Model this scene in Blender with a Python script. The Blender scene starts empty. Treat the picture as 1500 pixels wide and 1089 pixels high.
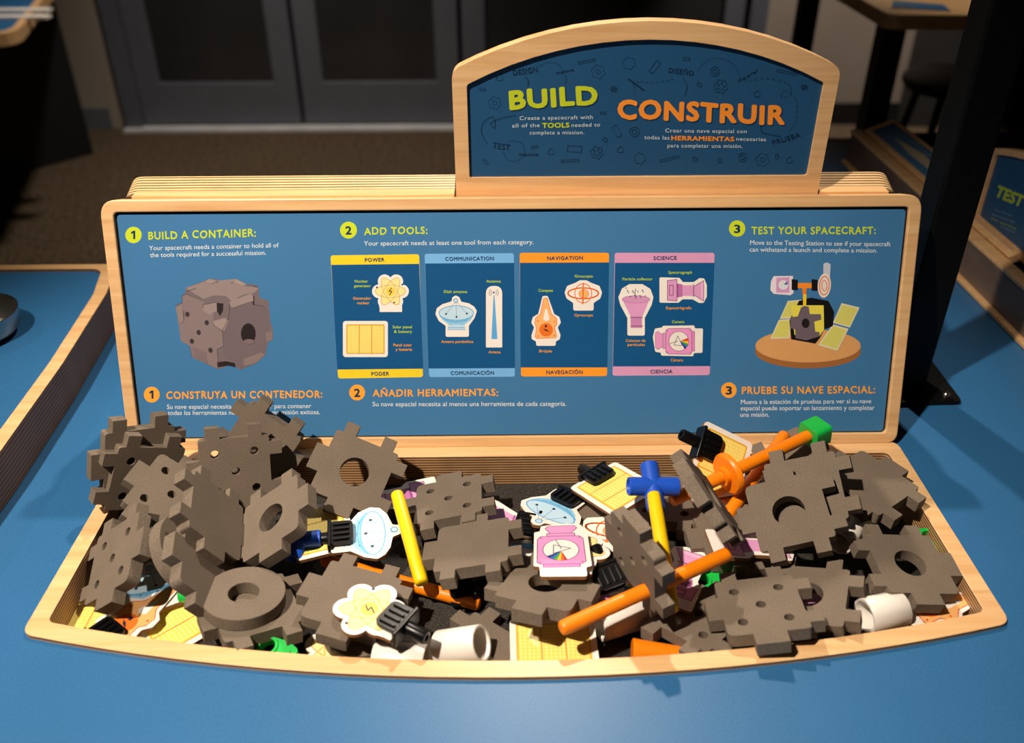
import bpy, bmesh, math, random
from mathutils import Vector, Matrix, Quaternion
C = bpy.context.scene.collection
scene = bpy.context.scene
random.seed(7)
PI = math.pi
Z0 = 0.70                                    # table height; geometry below is given relative to the table top

# ------------------------------------------------------------------ camera
def cam_axes(yaw, pitch, roll):
    cy, sy = math.cos(yaw), math.sin(yaw)
    f = Vector((sy*math.cos(pitch), cy*math.cos(pitch), -math.sin(pitch)))
    r = Vector((cy, -sy, 0)); u = r.cross(f)
    c, s = math.cos(roll), math.sin(roll)
    return r*c + u*s, u*c - r*s, f
CAM = Vector((-0.0094, -0.7398, 0.5637)); FPX = 1300.0
CR, CU, CF = cam_axes(0.010, 0.563, -0.0033)
cd = bpy.data.cameras.new('camera'); cam = bpy.data.objects.new('camera', cd); C.objects.link(cam)
cd.sensor_width = 36; cd.lens = FPX/1500*36; cd.clip_start = 0.02; cd.clip_end = 60
cd.dof.use_dof = True; cd.dof.focus_distance = 0.86; cd.dof.aperture_fstop = 4.0
M = Matrix.Identity(4)
for i in range(3):
    M[i][0], M[i][1], M[i][2] = CR[i], CU[i], -CF[i]
M.translation = CAM + Vector((0, 0, Z0)); cam.matrix_world = M
scene.camera = cam

# ------------------------------------------------------------------ world, lamps, exposure
vs = scene.view_settings
vs.view_transform = 'Standard'; vs.look = 'None'; vs.gamma = 1; vs.use_curve_mapping = False; vs.exposure = 0.0
w = bpy.data.worlds.new('world'); scene.world = w; w.use_nodes = True
bg = w.node_tree.nodes['Background']; bg.inputs[0].default_value = (0.9, 0.95, 1.0, 1); bg.inputs[1].default_value = 0.03
def spot(name, loc, target, power, size_deg, radius, col, blend=0.5):
    l = bpy.data.lights.new(name, 'SPOT'); o = bpy.data.objects.new(name, l); C.objects.link(o)
    l.energy = power; l.spot_size = math.radians(size_deg); l.spot_blend = blend; l.shadow_soft_size = radius; l.color = col
    p = Vector(loc) + Vector((0, 0, Z0)); t = Vector(target) + Vector((0, 0, Z0))
    o.location = p; o.rotation_euler = (t-p).to_track_quat('-Z', 'Y').to_euler()
    return o
WARM = (1.0, 0.86, 0.70)
spot('track_lamp_key', (-0.80, -0.78, 1.85), (-0.07, -0.06, 0.02), 270, 45, 0.035, WARM, 1.0)
spot('track_lamp_rear', (0.08, 1.20, 1.80), (-0.03, -0.13, 0), 125, 46, 0.03, WARM, 0.9)
spot('track_lamp_left', (-1.9, 0.10, 1.80), (-0.50, -0.10, 0), 25, 30, 0.03, WARM, 1.0)
spot('added_spot_wall', (1.45, 2.75, 1.95), (1.42, 3.42, -0.1), 240, 40, 0.05, (1.0, 0.88, 0.76), 0.5)  # added spot that brightens the beige wall right of the doors
spot('added_spot_carpet', (-0.75, 2.2, 1.95), (-0.85, 2.85, -0.7), 190, 74, 0.08, (1.0, 0.88, 0.74), 1.0)  # extra spot put in to lift the carpet and door area
spot('added_spot_far_table', (1.35, 1.7, 1.95), (1.2, 1.45, 0.2), 60, 30, 0.04, WARM, 0.8)  # spot added to light the top of the high table
spot('added_spot_far_left', (-1.6, 2.0, 1.95), (-1.55, 2.3, 0.0), 14, 24, 0.04, WARM, 0.8)  # weak added spot to bring out the dark display table

# ------------------------------------------------------------------ projecting helpers (points of the photograph onto planes of the place)
def ray(px, py): return CF + CR*((px-750)/FPX) - CU*((py-544.5)/FPX)
def on_z(px, py, z=0.0):
    d = ray(px, py); return CAM + d*((z-CAM.z)/d.z)
def on_y(px, py, y):
    d = ray(px, py); return CAM + d*((y-CAM.y)/d.y)
def on_plane(px, py, p, n):
    d = ray(px, py); return CAM + d*((p-CAM).dot(n)/d.dot(n))

# ------------------------------------------------------------------ materials
def lin(c):
    c = c/255.0
    return c/12.92 if c <= 0.04045 else ((c+0.055)/1.055)**2.4
def rgb(r, g, b): return (lin(r), lin(g), lin(b), 1)
def new_mat(name):
    m = bpy.data.materials.new(name); m.use_nodes = True
    nt = m.node_tree; return m, nt, nt.nodes['Principled BSDF']
def link(nt, a, b): nt.links.new(a, b)
def node(nt, t, **kw):
    n = nt.nodes.new(t)
    for k, v in kw.items():
        if k in n.inputs: n.inputs[k].default_value = v
        else: setattr(n, k, v)
    return n
def mat(name, col, rough=0.5, vary=0.06, scale=60, bump=0.0, bscale=400, spec=0.5, metal=0.0, dist=0.0004):
    """plain coloured surface with a little procedural mottling"""
    m, nt, b = new_mat(name)
    tc = node(nt, 'ShaderNodeTexCoord')
    n = node(nt, 'ShaderNodeTexNoise', Scale=scale, Detail=3.0)
    link(nt, tc.outputs['Object'], n.inputs['Vector'])
    r = node(nt, 'ShaderNodeValToRGB')
    lo = tuple(c*(1-vary) for c in col[:3])+(1,); hi = tuple(min(1, c*(1+vary)) for c in col[:3])+(1,)
    r.color_ramp.elements[0].position = 0.35; r.color_ramp.elements[1].position = 0.65
    r.color_ramp.elements[0].color = lo; r.color_ramp.elements[1].color = hi
    link(nt, n.outputs['Fac'], r.inputs['Fac']); link(nt, r.outputs['Color'], b.inputs['Base Color'])
    b.inputs['Roughness'].default_value = rough; b.inputs['Metallic'].default_value = metal
    b.inputs['Specular IOR Level'].default_value = spec
    if bump:
        n2 = node(nt, 'ShaderNodeTexNoise', Scale=bscale, Detail=2.0)
        link(nt, tc.outputs['Object'], n2.inputs['Vector'])
        bp = node(nt, 'ShaderNodeBump', Strength=bump, Distance=dist)
        link(nt, n2.outputs['Fac'], bp.inputs['Height']); link(nt, bp.outputs['Normal'], b.inputs['Normal'])
    return m
def wood(name, light, dark, stretch=(2.0, 40.0, 40.0), rough=0.38, streak=True):
    m, nt, b = new_mat(name)
    tc = node(nt, 'ShaderNodeTexCoord'); mp = node(nt, 'ShaderNodeMapping'); mp.inputs['Scale'].default_value = stretch
    link(nt, tc.outputs['Object'], mp.inputs['Vector'])
    n = node(nt, 'ShaderNodeTexNoise', Scale=3.0, Detail=5.0, Roughness=0.6); link(nt, mp.outputs['Vector'], n.inputs['Vector'])
    r = node(nt, 'ShaderNodeValToRGB'); r.color_ramp.elements[0].position = 0.30; r.color_ramp.elements[1].position = 0.66
    r.color_ramp.elements[0].color = dark; r.color_ramp.elements[1].color = light
    link(nt, n.outputs['Fac'], r.inputs['Fac'])
    out = r.outputs['Color']
    if streak:
        n2 = node(nt, 'ShaderNodeTexNoise', Scale=1.3, Detail=2.0); link(nt, mp.outputs['Vector'], n2.inputs['Vector'])
        r2 = node(nt, 'ShaderNodeValToRGB'); r2.color_ramp.elements[0].position = 0.27; r2.color_ramp.elements[1].position = 0.33
        r2.color_ramp.elements[0].color = (0.62, 0.45, 0.33, 1); r2.color_ramp.elements[1].color = (1, 1, 1, 1)
        link(nt, n2.outputs['Fac'], r2.inputs['Fac'])
        mx = node(nt, 'ShaderNodeMixRGB', blend_type='MULTIPLY'); mx.inputs['Fac'].default_value = 0.7
        link(nt, out, mx.inputs['Color1']); link(nt, r2.outputs['Color'], mx.inputs['Color2']); out = mx.outputs['Color']
    link(nt, out, b.inputs['Base Color']); b.inputs['Roughness'].default_value = rough
    return m
def ply(name, light, dark, axis='Z', period=0.003, rough=0.5):
    """cut edge of plywood: thin layers stacked along one axis"""
    m, nt, b = new_mat(name)
    tc = node(nt, 'ShaderNodeTexCoord')
    wv = node(nt, 'ShaderNodeTexWave', wave_type='BANDS', bands_direction=axis, wave_profile='SIN')
    wv.inputs['Scale'].default_value = 0.31416/period; wv.inputs['Distortion'].default_value = 0.6
    wv.inputs['Detail'].default_value = 2.0; wv.inputs['Detail Scale'].default_value = 0.15
    link(nt, tc.outputs['Object'], wv.inputs['Vector'])
    r = node(nt, 'ShaderNodeValToRGB'); r.color_ramp.elements[0].position = 0.12; r.color_ramp.elements[1].position = 0.55
    r.color_ramp.elements[0].color = dark; r.color_ramp.elements[1].color = light
    link(nt, wv.outputs['Fac'], r.inputs['Fac'])
    n = node(nt, 'ShaderNodeTexNoise', Scale=35.0, Detail=4.0); link(nt, tc.outputs['Object'], n.inputs['Vector'])
    mx = node(nt, 'ShaderNodeMixRGB', blend_type='MULTIPLY'); mx.inputs['Fac'].default_value = 0.45
    link(nt, r.outputs['Color'], mx.inputs['Color1']); link(nt, n.outputs['Fac'], mx.inputs['Color2'])
    link(nt, mx.outputs['Color'], b.inputs['Base Color']); b.inputs['Roughness'].default_value = rough
    return m
def speckle(name, lo, hi, scale, rough, bump=0.5, dist=0.0005, p0=0.4, p1=0.62, spec=0.3, big=0.0):
    m, nt, b = new_mat(name)
    tc = node(nt, 'ShaderNodeTexCoord')
    n = node(nt, 'ShaderNodeTexNoise', Scale=scale, Detail=2.0); link(nt, tc.outputs['Object'], n.inputs['Vector'])
    r = node(nt, 'ShaderNodeValToRGB'); r.color_ramp.elements[0].position = p0; r.color_ramp.elements[1].position = p1
    r.color_ramp.elements[0].color = lo; r.color_ramp.elements[1].color = hi
    link(nt, n.outputs['Fac'], r.inputs['Fac'])
    out = r.outputs['Color']
    if big:
        n2 = node(nt, 'ShaderNodeTexNoise', Scale=big, Detail=3.0); link(nt, tc.outputs['Object'], n2.inputs['Vector'])
        r2 = node(nt, 'ShaderNodeValToRGB'); r2.color_ramp.elements[0].color = (0.82, 0.82, 0.82, 1); r2.color_ramp.elements[1].color = (1.12, 1.1, 1.08, 1)
        link(nt, n2.outputs['Fac'], r2.inputs['Fac'])
        mx = node(nt, 'ShaderNodeMixRGB', blend_type='MULTIPLY'); mx.inputs['Fac'].default_value = 1.0
        link(nt, out, mx.inputs['Color1']); link(nt, r2.outputs['Color'], mx.inputs['Color2']); out = mx.outputs['Color']
    link(nt, out, b.inputs['Base Color']); b.inputs['Roughness'].default_value = rough; b.inputs['Specular IOR Level'].default_value = spec
    if bump:
        bp = node(nt, 'ShaderNodeBump', Strength=bump, Distance=dist)
        link(nt, n.outputs['Fac'], bp.inputs['Height']); link(nt, bp.outputs['Normal'], b.inputs['Normal'])
    return m

MAPLE = wood('maple_face', rgb(236, 194, 142), rgb(216, 166, 112))
PLY_H = ply('plywood_edge', rgb(226, 178, 126), rgb(84, 46, 28), 'Z', 0.0032)
PLY_Y = ply('plywood_edge_top', rgb(245, 208, 150), rgb(160, 104, 58), 'Y', 0.0052)
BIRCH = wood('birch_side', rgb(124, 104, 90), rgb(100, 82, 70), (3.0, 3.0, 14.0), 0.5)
FOAM = speckle('grey_foam', rgb(104, 93, 82), rgb(130, 117, 103), 1100, 0.85, 0.22, 0.0002, 0.36, 0.68, 0.25, 30)
FOAM_DARK = speckle('charcoal_foam', rgb(90, 78, 68), rgb(122, 106, 92), 900, 0.85, 0.35, 0.0003, 0.38, 0.66, 0.25, 30)
BIN_FLOOR = speckle('black_rubber_mat', rgb(30, 28, 26), rgb(84, 78, 72), 900, 0.7, 0.5, 0.0005, 0.45, 0.70, 0.3)
LAMINATE = speckle('blue_laminate', rgb(42, 98, 148), rgb(50, 110, 162), 700, 0.40, 0.3, 0.00025, 0.35, 0.65, 0.4, 6)
CARPET = speckle('brown_carpet', rgb(52, 44, 36), rgb(104, 88, 70), 70, 0.95, 0.6, 0.004, 0.35, 0.65, 0.1, 1.5)
BLACK = mat('black_plastic', rgb(11, 11, 12), 0.30, 0.1, 80, spec=0.3)
BLACK_STEEL = mat('black_steel', rgb(8, 8, 8), 0.5, 0.1, 40, 0.15, 600, spec=0.2)
BLACK_LAM = mat('black_laminate', rgb(13, 13, 14), 0.6, 0.1, 20)
STEEL = mat('steel', rgb(170, 168, 165), 0.3, 0.05, 50, metal=1.0)
PVC = mat('white_pvc', rgb(236, 230, 222), 0.32, 0.02, 40)
ORANGE = mat('orange_plastic', rgb(255, 136, 10), 0.38, 0.03, 50)
YELLOW = mat('yellow_plastic', rgb(250, 208, 12), 0.36, 0.03, 50)
BLUE = mat('blue_plastic', rgb(28, 84, 200), 0.40, 0.04, 50)
GREEN = mat('green_plastic', rgb(22, 186, 72), 0.36, 0.04, 50)
MDF = mat('board_edge', rgb(134, 92, 56), 0.7, 0.15, 300)
CARD_WHITE = mat('white_laminate', rgb(244, 238, 230), 0.35, 0.01, 60)
PANEL_BLUE = mat('panel_blue', rgb(64, 122, 172), 0.42, 0.02, 8)
SIGN_BLUE = mat('sign_blue', rgb(31, 80, 122), 0.45, 0.03, 8)
GASKET = mat('black_gasket', rgb(16, 16, 18), 0.5, 0.1, 60)
_ink = {}
def ink(r, g, b):
    k = (r, g, b)
    if k not in _ink: _ink[k] = mat('ink_%d_%d_%d' % k, rgb(r, g, b), 0.42, 0.015, 90)
    return _ink[k]
# ------------------------------------------------------------------ mesh helpers
def mesh_obj(name, bm, mats, parent=None, smooth=False, bevel=0.0, segs=2, keep=False):
    if not keep: bmesh.ops.recalc_face_normals(bm, faces=bm.faces)
    me = bpy.data.meshes.new(name); bm.to_mesh(me); bm.free()
    for m in (mats if isinstance(mats, (list, tuple)) else [mats]): me.materials.append(m)
    if smooth is True: me.polygons.foreach_set('use_smooth', [True]*len(me.polygons))
    elif smooth: me.set_sharp_from_angle(angle=math.radians(smooth)); me.polygons.foreach_set('use_smooth', [True]*len(me.polygons)); me.set_sharp_from_angle(angle=math.radians(smooth))
    o = bpy.data.objects.new(name, me); C.objects.link(o)
    if parent is not None: o.parent = parent
    if bevel:
        b = o.modifiers.new('bevel', 'BEVEL'); b.width = bevel; b.segments = segs; b.limit_method = 'ANGLE'; b.angle_limit = math.radians(40)
    return o
def tag(o, label=None, cat=None, group=None, kind=None):
    if label: o['label'] = label
    if cat: o['category'] = cat
    if group: o['group'] = group
    if kind: o['kind'] = kind
    return o
def empty(name, loc=(0, 0, 0), rot=None):
    o = bpy.data.objects.new(name, None); C.objects.link(o); o.location = loc; o.empty_display_size = 0.02
    if rot is not None:
        o.rotation_mode = 'QUATERNION'; o.rotation_quaternion = rot
    return o
def prism(bm, outer, holes, z0, z1, T=None, mi_top=0, mi_side=0, mi_hole=None):
    """extrude a 2D outline (with holes) between z0 and z1"""
    T = T or Matrix.Identity(4)
    loops = [outer]+list(holes); caps = []
    rings = []
    for z in (z0, z1):
        es = []; rr = []
        for lp in loops:
            vv = [bm.verts.new(T @ Vector((x, y, z))) for x, y in lp]; rr.append(vv)
            es += [bm.edges.new((vv[i], vv[(i+1) % len(vv)])) for i in range(len(vv))]
        rings.append(rr)
        g = bmesh.ops.triangle_fill(bm, use_beauty=True, use_dissolve=False, edges=es, normal=T.to_3x3() @ Vector((0, 0, 1)))
        for f in g['geom']:
            if isinstance(f, bmesh.types.BMFace): f.material_index = mi_top
    for k in range(len(loops)):
        a, b = rings[0][k], rings[1][k]; n = len(a)
        for i in range(n):
            f = bm.faces.new((a[i], a[(i+1) % n], b[(i+1) % n], b[i]))
            f.material_index = (mi_hole if (k and mi_hole is not None) else mi_side)
    return bm
def box(bm, c, s, T=None, mi=0):
    T = T or Matrix.Identity(4)
    g = bmesh.ops.create_cube(bm, size=1.0)
    for v in g['verts']: v.co = T @ Vector((c[0]+v.co.x*s[0], c[1]+v.co.y*s[1], c[2]+v.co.z*s[2]))
    for f in {f for v in g['verts'] for f in v.link_faces}: f.material_index = mi
def lathe(bm, prof, T=None, seg=28, closed=False, mi=0):
    """revolve (r, z) profile about z"""
    T = T or Matrix.Identity(4); rings = []
    for r, z in prof:
        if r < 1e-7: rings.append([bm.verts.new(T @ Vector((0, 0, z)))])
        else: rings.append([bm.verts.new(T @ Vector((r*math.cos(2*PI*i/seg), r*math.sin(2*PI*i/seg), z))) for i in range(seg)])
    prs = list(zip(rings, rings[1:])) + ([(rings[-1], rings[0])] if closed else [])
    for a, b in prs:
        for i in range(seg):
            j = (i+1) % seg
            if len(a) == 1 and len(b) == 1: continue
            if len(a) == 1: f = bm.faces.new((a[0], b[i], b[j]))
            elif len(b) == 1: f = bm.faces.new((a[i], b[0], a[j]))
            else: f = bm.faces.new((a[i], b[i], b[j], a[j]))
            f.material_index = mi
def fillet(pts, rad, n=6):
    out = []
    N = len(pts)
    for i in range(N):
        r = rad[i] if isinstance(rad, (list, tuple)) else rad
        p = Vector(pts[i]); a = Vector(pts[i-1])-p; b = Vector(pts[(i+1) % N])-p
        if r <= 0: out.append(tuple(p)); continue
        la, lb = a.length, b.length; a.normalize(); b.normalize()
        ang = math.acos(max(-1, min(1, a.dot(b)))); t = min(r/math.tan(ang/2), la*0.49, lb*0.49)
        p0, p1 = p+a*t, p+b*t
        for k in range(n+1):
            s = k/n; out.append(tuple(p0*(1-s)**2 + p*2*s*(1-s) + p1*s*s))
    return out
def circle(cx, cy, r, n=40, ry=None, rot=0.0):
    ry = ry or r
    o = []
    for i in range(n):
        x, y = r*math.cos(2*PI*i/n), ry*math.sin(2*PI*i/n)
        o.append((cx+x*math.cos(rot)-y*math.sin(rot), cy+x*math.sin(rot)+y*math.cos(rot)))
    return o
def rrect(w_, h_, r, cx=0, cy=0):
    return fillet([(cx-w_/2, cy-h_/2), (cx+w_/2, cy-h_/2), (cx+w_/2, cy+h_/2), (cx-w_/2, cy+h_/2)], r)
def axis_frame(p0, p1):
    z = (p1-p0); L = z.length; q = z.to_track_quat('Z', 'Y')
    return Matrix.Translation(p0) @ q.to_matrix().to_4x4(), L

# ------------------------------------------------------------------ lettering
_tx = {}
def text_mesh(s, bold=0.0, space=1.0):
    k = (s, bold, space)
    if k in _tx: return _tx[k]
    cu = bpy.data.curves.new('t', 'FONT'); cu.body = s; cu.size = 1.0; cu.offset = bold; cu.space_character = space; cu.resolution_u = 3; cu.fill_mode = 'BOTH'
    o = bpy.data.objects.new('t', cu); C.objects.link(o); bpy.context.view_layer.update()
    dg = bpy.context.evaluated_depsgraph_get()
    me = bpy.data.meshes.new_from_object(o.evaluated_get(dg))
    vv = [(v.co.x, v.co.y) for v in me.vertices]; ff = [tuple(p.vertices) for p in me.polygons]
    bpy.data.objects.remove(o); bpy.data.curves.remove(cu); bpy.data.meshes.remove(me)
    _tx[k] = (vv, ff); return _tx[k]
CAPH = 0.729
class Print:
    """flat inked artwork: coloured polygons laid one over another on a surface given by a map (x, y, lift) -> 3D"""
    def __init__(self, fmap, mats=None, bm=None):
        self.f = fmap; self.bm = bm or bmesh.new(); self.mats = mats if mats is not None else []; self.layer = 1
    def mi(self, m):
        if m not in self.mats: self.mats.append(m)
        return self.mats.index(m)
    def poly(self, pts, col, lift=True):
        if lift: self.layer += 1
        z = self.layer
        vs_ = [self.bm.verts.new(self.f(x, y, z)) for x, y in pts]
        try: f = self.bm.faces.new(vs_)
        except ValueError: return
        f.material_index = self.mi(ink(*col))
    def ell(self, cx, cy, rx, ry, col, rot=0.0, n=28): self.poly(circle(cx, cy, rx, n, ry, rot), col)
    def line(self, pts, w_, col, closed=False, dash=0):
        self.layer += 1; z = self.layer; m = self.mi(ink(*col))
        pts = [Vector(p) for p in pts]
        if closed: pts = pts+[pts[0]]
        for i in range(len(pts)-1):
            if dash and i % 2: continue
            a, b = pts[i], pts[i+1]; d = b-a
            if d.length < 1e-9: continue
            d.normalize(); n = Vector((-d.y, d.x))*w_/2; e = d*w_*0.3
            q = [a+n-e, b+n+e, b-n+e, a-n-e]
            f = self.bm.faces.new([self.bm.verts.new(self.f(p.x, p.y, z)) for p in q]); f.material_index = m
    def ring(self, cx, cy, rx, ry, w_, col, rot=0.0, n=28): self.line(circle(cx, cy, rx, n, ry, rot), w_, col, True)
    def text(self, s, x0, y0, x1, y1, h, col, bold=0.0, wonky=0.0, space=1.0):
        """baseline from (x0, y0) to (x1, y1), capital height h; y grows DOWN the sheet"""
        self.layer += 1; z = self.layer; m = self.mi(ink(*col))
        vv, ff = text_mesh(s, 0.0, space)
        if not vv: return
        mn = min(v[0] for v in vv); mx = max(v[0] for v in vv); W = mx-mn
        a = Vector((x0, y0)); d = Vector((x1, y1))-a; up = Vector((d.y, -d.x)).normalized()*h/CAPH
        # letters found as loose islands get a small hop so the line looks hand cut
        # heavier weights: the same outlines laid down again a hair to each side
        ring = [(0.0, 0.0)] + ([(bold*math.cos(i*PI/4), bold*math.sin(i*PI/4)) for i in range(8)] if bold else [])
        for li, (ox, oy) in enumerate(ring):
            bv = []
            for (x, y) in vv:
                t = (x-mn)/W
                k = wonky*math.sin(t*len(s)*2.7+len(s)) if wonky else 0
                p = a + d*(t+ox/W) + up*(y+k+oy)
                bv.append(self.bm.verts.new(self.f(p.x, p.y, z+li)))
            for f_ in ff:
                try: f = self.bm.faces.new([bv[i] for i in f_]); f.material_index = m
                except ValueError: pass
    def build(self, name, parent=None):
        me_bm = self.bm
        o = mesh_obj(name, me_bm, self.mats, parent, keep=True)
        return o

# ------------------------------------------------------------------ artwork of the tool cards (units: 1/3.4 of a drawn unit, centre of the card = 0, y up)
class Art:
    def __init__(self, pr, org, k=1.0, down=False, c0=(0, 0), zs=3.403):
        self.p, self.o, self.k, self.dn, self.c0, self.zs = pr, org, k, down, c0, zs
    def T(self, q):
        x, y = (q[0]-self.c0[0])/self.zs*self.k, -(q[1]-self.c0[1])/self.zs*self.k
        return (self.o[0]+x, self.o[1]+(-y if self.dn else y))
    def s(self, v): return v/self.zs*self.k
    def poly(self, pts, col): self.p.poly([self.T(q) for q in pts], col)
    def ell(self, cx, cy, rx, ry, col, rot=0.0, n=28): self.p.poly([self.T(q) for q in circle(cx, cy, rx, n, ry, rot)], col)
    def line(self, pts, w_, col, closed=False): self.p.line([self.T(q) for q in pts], self.s(w_), col, closed)
    def ring(self, cx, cy, rx, ry, w_, col, rot=0.0, n=28): self.line(circle(cx, cy, rx, n, ry, rot), w_, col, True)
WHITE = (244, 238, 232); YEL = (252, 224, 96); YEL2 = (246, 196, 76); CREAM = (255, 244, 190)
LBL = (196, 226, 246); MBL = (104, 180, 232); DBL = (40, 92, 140); PNK = (226, 160, 208); PNK2 = (196, 116, 176); PUR = (122, 52, 120)
ORG = (238, 118, 38); LOR = (250, 186, 116); INK = (44, 40, 58)
CENT = dict(solar=(222, 670), nuclear=(347, 432), dish=(675, 560), antenna=(863, 557), compass=(170, 578), gyroscope=(355, 455),
            collector=(617, 525), spectrograph=(852, 428), camera=(827, 680))
def o_nuclear():
    pts = []
    for i in range(97):
        a = math.radians(-50+280*i/96)
        dl = (a+PI/6) % (PI/3)-PI/6
        r = (17.0*math.cos(dl)+math.sqrt(max(0, 100-(17.0*math.sin(dl))**2)))*3.403
        pts.append((347+r*math.cos(a), 432-r*math.sin(a)))
    return pts+[(293, 516), (293, 535), (405, 535), (405, 516)]
OUT = dict(
    solar=fillet([(110, 580), (334, 580), (334, 760), (110, 760)], 16, 5),
    nuclear=o_nuclear(),
    dish=fillet([(652, 482), (655, 462), (673, 452), (691, 462), (700, 484), (738, 492), (764, 508), (778, 530), (766, 566), (738, 604), (738, 659), (622, 659), (622, 604), (588, 580), (571, 545), (578, 516), (606, 496)], 9, 3),
    antenna=fillet([(823, 712), (823, 405), (904, 405), (904, 712)], [5, 39, 39, 5], 6),
    compass=fillet([(152, 455), (178, 455), (200, 515), (210, 545), (236, 560), (244, 588), (228, 612), (242, 650), (238, 672), (218, 682), (218, 704), (120, 704), (120, 682), (98, 670), (97, 650), (110, 612), (96, 588), (104, 560), (130, 545), (138, 515)], 9, 3),
    gyroscope=fillet([(305, 490), (272, 468), (262, 438), (275, 405), (315, 390), (338, 377), (372, 377), (396, 390), (436, 405), (449, 438), (440, 468), (407, 490), (407, 528), (305, 528)], 10, 3),
    collector=fillet([(575, 565), (540, 500), (530, 462), (548, 418), (585, 396), (650, 396), (690, 420), (705, 462), (696, 500), (662, 565), (662, 653), (575, 653)], 10, 3),
    spectrograph=fillet([(735, 362), (835, 365), (852, 386), (905, 386), (935, 366), (958, 368), (971, 400), (971, 458), (955, 490), (932, 490), (900, 472), (850, 472), (830, 489), (735, 489)], 8, 3),
    camera=fillet([(702, 660), (712, 618), (748, 612), (752, 604), (908, 602), (912, 617), (952, 617), (949, 739), (906, 740), (904, 756), (745, 753), (740, 737), (714, 734)], 7, 3))
def art(kind, A):
    if kind == 'solar':
        A.poly(fillet([(126, 596), (318, 596), (318, 744), (126, 744)], 8, 3), YEL2); A.poly(fillet([(130, 600), (314, 600), (314, 740), (130, 740)], 6, 3), YEL)
        for x in range(138, 314, 11): A.line([(x, 600), (x, 740)], 1.3, CREAM)
        for y in range(608, 740, 11): A.line([(130, y), (314, y)], 1.3, CREAM)
        for x in (191, 253): A.line([(x, 598), (x, 742)], 3, (226, 160, 60))
        A.line([(130, 600), (314, 600), (314, 740), (130, 740)], 2.2, (232, 168, 60), True)
    elif kind == 'nuclear':
        for r in (0, PI/3, 2*PI/3): A.ell(347, 432, 76, 31, (252, 232, 160), r)
        for r in (0, PI/3, 2*PI/3): A.ring(347, 432, 76, 31, 2.4, (214, 160, 60), r)
        A.ell(347, 432, 23, 23, (250, 214, 80))
        A.line([(352, 416), (340, 432), (354, 432), (342, 450)], 4, INK)
        for a in (35, 160, 285): A.ell(347+72*math.cos(math.radians(a)), 432-58*math.sin(math.radians(a)), 4.5, 4.5, INK, n=10)
    elif kind == 'dish':
        A.poly([(636, 596), (716, 596), (720, 622), (632, 622)], LBL)
        A.poly([(590, 545), (606, 575), (640, 600), (714, 600), (748, 575), (762, 545)], (150, 206, 242))
        A.ell(675, 540, 86, 36, LBL); A.ring(675, 540, 86, 36, 4, MBL)
        A.line([(594, 556), (630, 578), (675, 585), (720, 578), (756, 556)], 6, MBL)
        for q in ((624, 545), (676, 560), (728, 543)): A.line([(673, 480), q], 2, (120, 160, 190)); A.ell(q[0], q[1], 5, 5, (20, 50, 80), n=10)
        A.ell(672, 478, 10, 10, LBL); A.ring(672, 478, 10, 10, 3, MBL)
        A.line([(634, 612), (718, 612)], 3, MBL); A.line([(632, 622), (720, 622)], 3, MBL); A.line([(645, 582), (648, 600)], 2, MBL); A.line([(705, 582), (702, 600)], 2, MBL)
    elif kind == 'antenna':
        A.poly([(861, 452), (866, 452), (880, 670), (850, 670)], (96, 172, 232)); A.ell(862, 438, 5, 5, DBL, n=12)
        for r in (14, 23):
            for sgn in (1, -1): A.line([(862+sgn*r*math.cos(t), 438+r*math.sin(t)) for t in (-0.8, -0.4, 0, 0.4, 0.8)], 2.6, (120, 120, 140))
    elif kind == 'compass':
        A.poly(fillet([(158, 466), (176, 466), (196, 545), (222, 566), (224, 596), (212, 612), (222, 656), (216, 664), (124, 668), (116, 660), (122, 615), (114, 590), (118, 566), (142, 545)], 7, 3), LOR)
        A.line(fillet([(158, 466), (176, 466), (196, 545), (222, 566), (224, 596), (212, 612), (222, 656), (216, 664), (124, 668), (116, 660), (122, 615), (114, 590), (118, 566), (142, 545)], 7, 3), 2.5, (228, 84, 40), True)
        A.poly(fillet([(166, 520), (174, 520), (188, 572), (170, 582), (155, 572)], 5, 3), WHITE)
        A.ell(170, 624, 34, 34, ORG)
        A.poly([(164, 600), (174, 600), (174, 612), (164, 612)], INK); A.poly([(154, 618), (172, 622), (188, 634), (168, 630)], INK)
        for q in ((128, 580), (212, 582), (130, 655), (210, 652)): A.ell(q[0], q[1], 3.5, 3.5, (228, 84, 40), n=8)
    elif kind == 'gyroscope':
        A.ring(355, 442, 76, 27, 7, ORG); A.ring(355, 442, 42, 48, 4, ORG); A.ell(358, 444, 25, 22, LOR); A.line([(355, 392), (353, 494)], 7, ORG); A.ring(358, 444, 25, 22, 2, ORG)
    elif kind == 'collector':
        A.poly([(590, 555), (648, 555), (648, 615), (592, 615)], (206, 140, 190)); A.poly([(549, 472), (686, 472), (650, 558), (592, 558)], PNK)
        A.ell(618, 472, 69, 18, (216, 156, 200)); A.ring(618, 472, 69, 18, 2.5, PNK2)
        for x in range(592, 648, 9): A.line([(x, 562), (x+4, 562)], 4, PUR); A.line([(x, 605), (x+4, 605)], 4, PUR)
        A.line([(618, 470), (612, 440), (616, 420)], 2.5, INK)
        for i in range(14): A.ell(568+(i*37) % 100, 415+(i*23) % 48, 3, 3, (40, 60, 110), n=8)
    elif kind == 'spectrograph':
        A.poly([(774, 378), (822, 372), (822, 480), (774, 476)], PNK); A.poly([(822, 392), (850, 398), (850, 458), (822, 464)], PNK2); A.poly([(850, 402), (905, 402), (905, 455), (850, 455)], PNK)
        A.poly([(905, 408), (955, 378), (955, 480), (905, 450)], PNK); A.ell(950, 429, 9, 50, (236, 186, 220))
        A.line([(785, 402), (803, 402), (803, 452), (785, 452)], 3, PUR, True)
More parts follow.
